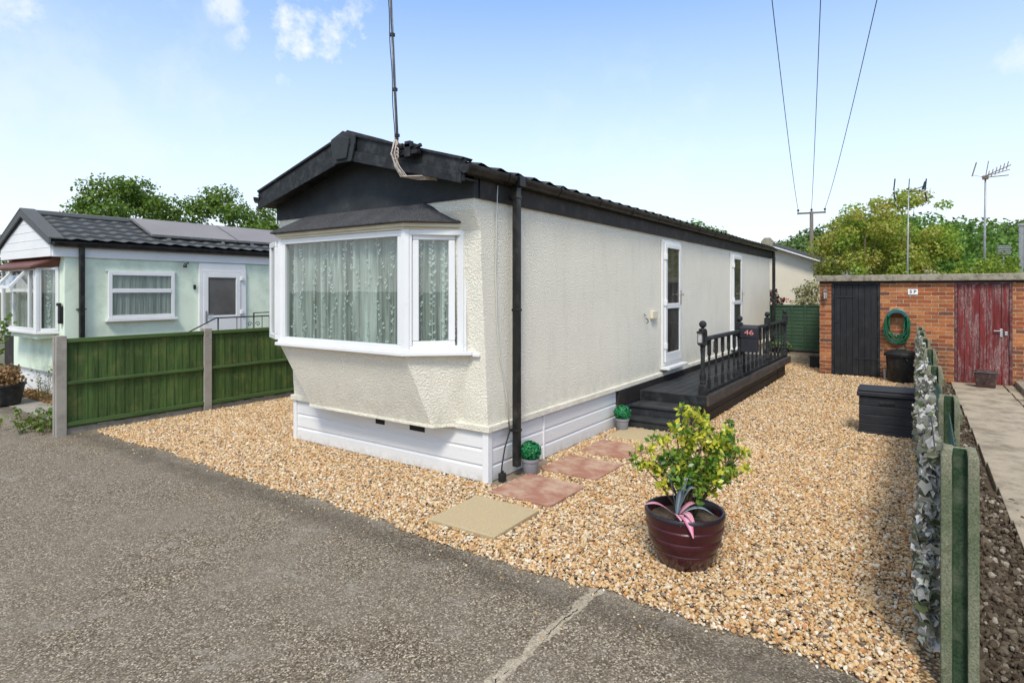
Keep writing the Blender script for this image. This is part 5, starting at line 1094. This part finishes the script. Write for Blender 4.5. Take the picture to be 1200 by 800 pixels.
# woodland (one mass)
rng=np.random.default_rng(40); rs=random.Random(40); cl=[]
def Wd(X,Y):   # helper: plan point from across/away distances of the view axis
    return (CAM[0]+fw[0]*Y+rt[0]*X, CAM[1]+fw[1]*Y+rt[1]*X)
for k in range(250):
    X=rs.uniform(30,92); Y=rs.uniform(72,90); edge_h=11.0+1.2*math.sin(X*.16+1)+.8*math.sin(X*.45)
    if X<50: edge_h*= .62+.38*max(0,(X-30)/20)
    s=rs.uniform(1.6,3.1); z=rs.uniform(2,edge_h-s*.7) if rs.random()<.55 else edge_h-s*rs.uniform(.7,1.0)
    x,y=Wd(X,Y-(0 if z>edge_h*.7 else 3)); cl.append(((x,y,z),(s,s,s*.75)))
P,N=clump_pts(cl,62,.8); o=leaves('woodland',P,N,.36,M['leaf_dark'],None,'oval',.3,1.2); tag(o,'distant dark green wood along the horizon behind the outbuilding','woodland',kind='stuff')
# low hedge-like trees on the skyline between homes
cl=[]
for k in range(46):
    X=rs.uniform(24,34); Y=rs.uniform(62,66); s=rs.uniform(.8,1.5); x,y=Wd(X,Y); cl.append(((x,y,rs.uniform(1,4.6+.8*math.sin(X))),(s,s,s*.8)))
P,N=clump_pts(cl,70,.8); o=leaves('treeline',P,N,.3,M['leaf_dark'],None,'oval',.3,1.2); tag(o,'low dark treeline just above the far cream home roof','treeline',kind='stuff')
# ================================================================== aerials, pole, wires
def aerial(x,y,top,label,kind,q_=1.):
    t=thing('tv_aerial',label,'aerial',(x,y,0),'aerials on tall masts'); mb=MB(); mb.tube([(x,y,0),(x,y+.02,top*.6),(x,y,top)],[.05*q_,.042*q_,.03*q_],8); mb.build('mast',M['metalgrey'],t,smooth=True)
    mb=MB(); R=Vector((rt[0],rt[1],0)); c=Vector((x,y,top-.05)); nv=len(mb.v)
    if kind==0:
        mb.tube([c-R*.05,c+R*.75+Vector((0,0,.28))],.022,6); mb.tube([c,c+R*.78+Vector((0,0,.05))],.02,6)
        for sgn,o in ((1,.78),(-1,-.7)): 
            p=c+R*o; mb.bar(p+Vector((0,0,.08)),p+Vector((0,0,.62))+R*.06*sgn*(1 if o>0 else -1),.03,.05); mb.bar(p-Vector((0,0,.02)),p-Vector((0,0,.45))+R*.08,.03,.05)
        mb.tube([c+Vector((0,0,0)),c+Vector((0,0,.62))+R*.04],.02,6); mb.bar(c+R*.66+Vector((0,0,.1)),c+R*.8+Vector((0,0,.5)),.12,.04); mb.tube([c-R*.7+Vector((0,0,.02)),c],.008,5)
    else:
        b=c+R*1.05+Vector((0,0,.52)); mb.tube([c-R*.15,b],.02,6); mb.tube([c,c+R*.95+Vector((0,0,.1))],.02,6); mb.tube([c+Vector((0,0,.05)),c+R*1.0+Vector((0,0,.33))],.018,6)
        for q in (.1,.25,.4,.55,.7,.85): p=c.lerp(b,q); mb.tube([p-Vector((0,0,.11))-R*.03,p+Vector((0,0,.22))+R*.06],.016,5)
        mb.tube([c,c+Vector((0,0,.68))+R*.13],.016,5); p=c-R*.55; mb.tube([p+Vector((0,0,.05)),p+Vector((0,0,.62))+R*.18],.024,5); mb.tube([p+Vector((0,0,.1)),c],.008,5)
        mb.box(x-.1,x+.1,y-.1,y+.1,top-.12,top+.02)
    mb.v=[tuple(c+(Vector(v_)-c)*q_) for v_ in mb.v]
    mb.build('antenna',M['rust'] if kind else M['metalblack'],t)
aerial(12.59,-2.92,4.12,'tv aerial on the left of the two masts, above the green shrubs',0,.5)
aerial(21.3,-4.92,5.6,'rusty many rod tv aerial on the right mast above the yellow bush',1,.82)
t=thing('utility_pole','distant wooden utility pole with a crossbar behind the rust leaved shrub','utility pole',(55.65,5.2,0)); cx,cy=55.65,5.2
MB().tube([(cx,cy,0),(cx,cy,8.9)],[.2,.15],10).build('pole',M['pole'],t,smooth=True)
R=Vector((rt[0],rt[1],0)); c=Vector((cx,cy,8.75)); mb=MB(); mb.bar(c-R*1.28-Vector((0,0,.04)),c+R*1.28+Vector((0,0,.1)),.13,.15); mb.build('crossbar',M['pole'],t)
ins=[]
for q in (-1.22,0,1.22):
    p=c+R*q+Vector((0,0,.12+.05*q)); mb=MB(); mb.lathe([(.035,0),(.035,.1),(.11,.12),(.07,.17),(.12,.2),(.08,.27),(0,.3)],tuple(p),10); mb.build('insulator',M['insul'],t,smooth=True); ins.append(p+Vector((0,0,.28)))
labs=['leftmost of three thin overhead wires crossing the sky','middle of three thin overhead wires crossing the sky','rightmost of three thin overhead wires crossing the sky']
for i,(pxl,p) in enumerate(zip((905,962,1028),ins)):
    dpt=14.2; X=(pxl-600)/695*dpt; a=Vector((*Wd(X,dpt),0)); a.z=1.75+340/695*dpt
    # continue the straight plan line past the viewer to where the next pole would be
    d2=(a-p); d2.z=0; L=d2.length; dn=d2.normalized(); tot=L*1.5; h0=p.z; hA=a.z; 
    # parabola z=h0 + s*x + k*x^2 through A, with a light sag
    k=.0009; s=(hA-h0-k*L*L)/L
    pts=[p+dn*x+Vector((0,0,s*x+k*x*x)) for x in np.linspace(0,tot,60)]
    o=MB().tube(pts,[.020-.013*j/59 for j in range(60)],5).build('overhead_wire',M['wire'],smooth=True,org=tuple(p)); tag(o,labs[i],'wire','overhead wires to the utility pole')
mb=MB(); mb.box(16.65,16.75,-5.42,-5.32,0,3.5); mb.box(16.63,16.77,-5.44,-5.30,3.48,3.54); mb.box(16.648,16.652,-5.40,-5.34,2.2,3.4); tag(mb.build('metal_post',M['metalgrey'],bevel=.01,org=(16.7,-5.37,0)),'square grey metal post at the right edge above the outbuilding','post')
sp=thing('slatted_panel','small grey slatted panel on a short pole above the yellow bush','panel',(17.7,-5.1,0)); cx,cy=17.8,-5.1
mb=MB()
for k in range(5): c=Vector((cx,cy,2.80+k*.055)); mb.bar(c-R*.18,c+R*(.18+.03*(k%2)),.05,.035)
mb.build('slats',M['metalgrey'],sp); mb=MB(); mb.tube([(cx+.04,cy,0),(cx+.04,cy,2.98)],.02,6); mb.build('pole',M['metalgrey'],sp)
# ================================================================== LIGHT, WORLD, CAMERA
sun_az=Vector((-.90,-.43,0)).normalized(); el=math.radians(52)
sd_=Vector((sun_az.x*math.cos(el),sun_az.y*math.cos(el),math.sin(el)))
ld=bpy.data.lights.new('Sun','SUN'); ld.energy=3.25; ld.angle=math.radians(13); ld.color=(1,.935,.83); lo=bpy.data.objects.new('sun_lamp',ld); COL.objects.link(lo); lo.rotation_euler=(-sd_).to_track_quat('-Z','Y').to_euler(); lo.location=(-10,10,20)
w=bpy.data.worlds.new("World"); S.world=w; w.use_nodes=True; t=w.node_tree; n=t.nodes; L=t.links.new; bg=n['Background']
sky=n.new('ShaderNodeTexSky'); sky.sky_type='NISHITA'; sky.sun_disc=False; sky.sun_elevation=el; sky.sun_rotation=math.atan2(sd_.x,sd_.y); sky.air_density=1.0; sky.dust_density=1.2; sky.ozone_density=1.2
tc=n.new('ShaderNodeTexCoord')
def vdir(px,py):
    r=np.array([(px-600)/695*rt[0]+fw[0],(px-600)/695*rt[1]+fw[1],-(py-340)/695]); return r/np.linalg.norm(r)
def MA(op,a,b=None,c=None,clamp=False):
    x=n.new('ShaderNodeMath'); x.operation=op; x.use_clamp=clamp
    for i,v in enumerate((a,b,c)):
        if v is None: continue
        if isinstance(v,(int,float)): x.inputs[i].default_value=v
        else: L(v,x.inputs[i])
    return x.outputs[0]
nz=n.new('ShaderNodeTexNoise'); nz.inputs['Scale'].default_value=13; nz.inputs['Detail'].default_value=8; nz.inputs['Roughness'].default_value=.62; L(tc.outputs['Generated'],nz.inputs['Vector'])
cloud=None
for (cx,cy,rad,st) in ((350,14,.085,1.),(388,42,.06,1.),(0,-8,.05,.7),(268,4,.03,.6),(1206,64,.03,.5),(740,195,.16,.12),(60,120,.25,.15)):
    d=vdir(cx,cy); dp=n.new('ShaderNodeVectorMath'); dp.operation='DISTANCE'; nm=n.new('ShaderNodeVectorMath'); nm.operation='NORMALIZE'; L(tc.outputs['Generated'],nm.inputs[0]); L(nm.outputs[0],dp.inputs[0]); dp.inputs[1].default_value=tuple(d)
    m=MA('SUBTRACT',1,MA('DIVIDE',dp.outputs['Value'],rad)); m=MA('ADD',MA('MULTIPLY',m,1.1),MA('MULTIPLY',MA('SUBTRACT',nz.outputs['Fac'],.52),6.)); m=MA('MULTIPLY',m,.8,clamp=True); m=MA('MULTIPLY',m,MA('MULTIPLY',MA('SUBTRACT',1,MA('DIVIDE',dp.outputs['Value'],rad*1.6),clamp=True),2.,clamp=True)); m=MA('MULTIPLY',m,st)
    cloud=m if cloud is None else MA('MAXIMUM',cloud,m)
def mixc(f,a,b,mode='MIX'):
    x=n.new('ShaderNodeMix'); x.data_type='RGBA'; x.blend_type=mode
    for k,v in ((0,f),(6,a),(7,b)):
        if isinstance(v,(int,float)): x.inputs[k].default_value=v
        elif isinstance(v,tuple): x.inputs[k].default_value=(*v,1)
        else: L(v,x.inputs[k])
    return x.outputs[2]
# bright haze near the horizon
sx_=n.new('ShaderNodeSeparateXYZ'); L(tc.outputs['Generated'],sx_.inputs[0])
hz_=n.new('ShaderNodeValToRGB'); e=hz_.color_ramp.elements; e[0].position=0; e[0].color=(.92,.92,.92,1); e[1].position=.5; e[1].color=(0,0,0,1); L(sx_.outputs[2],hz_.inputs[0])
col=mixc(1,sky.outputs[0],(1.35,1.72,2.05),'MULTIPLY'); col=mixc(hz_.outputs[0],col,(7.2,7.15,7.0)); up_=n.new('ShaderNodeValToRGB'); e=up_.color_ramp.elements; e[0].position=.5; e[0].color=(0,0,0,1); e[1].position=.78; e[1].color=(.75,.75,.75,1); L(sx_.outputs[2],up_.inputs[0]); col=mixc(up_.outputs[0],col,(6.3,6.0,5.5)); col=mixc(cloud,col,(7.6,7.7,7.9)); L(col,bg.inputs[0]); bg.inputs[1].default_value=.145  # overhead sky, out of view, is whitened to make the ambient light neutral
cd=bpy.data.cameras.new('Camera'); cam=bpy.data.objects.new('Camera',cd); COL.objects.link(cam); cam.location=(-4.257,-3.222,1.75); cam.rotation_euler=(PI/2,0,math.atan2(-.8212,.5707)); cd.sensor_width=36; cd.lens=695/1200*36; cd.shift_y=-.05; cd.clip_end=2000; cd.clip_start=.05; S.camera=cam
S.view_settings.view_transform='Standard'; S.view_settings.look='None'; S.view_settings.exposure=0; S.view_settings.gamma=1
S.cycles.max_bounces=8; S.cycles.transparent_max_bounces=12; S.cycles.caustics_reflective=False; S.cycles.caustics_refractive=False
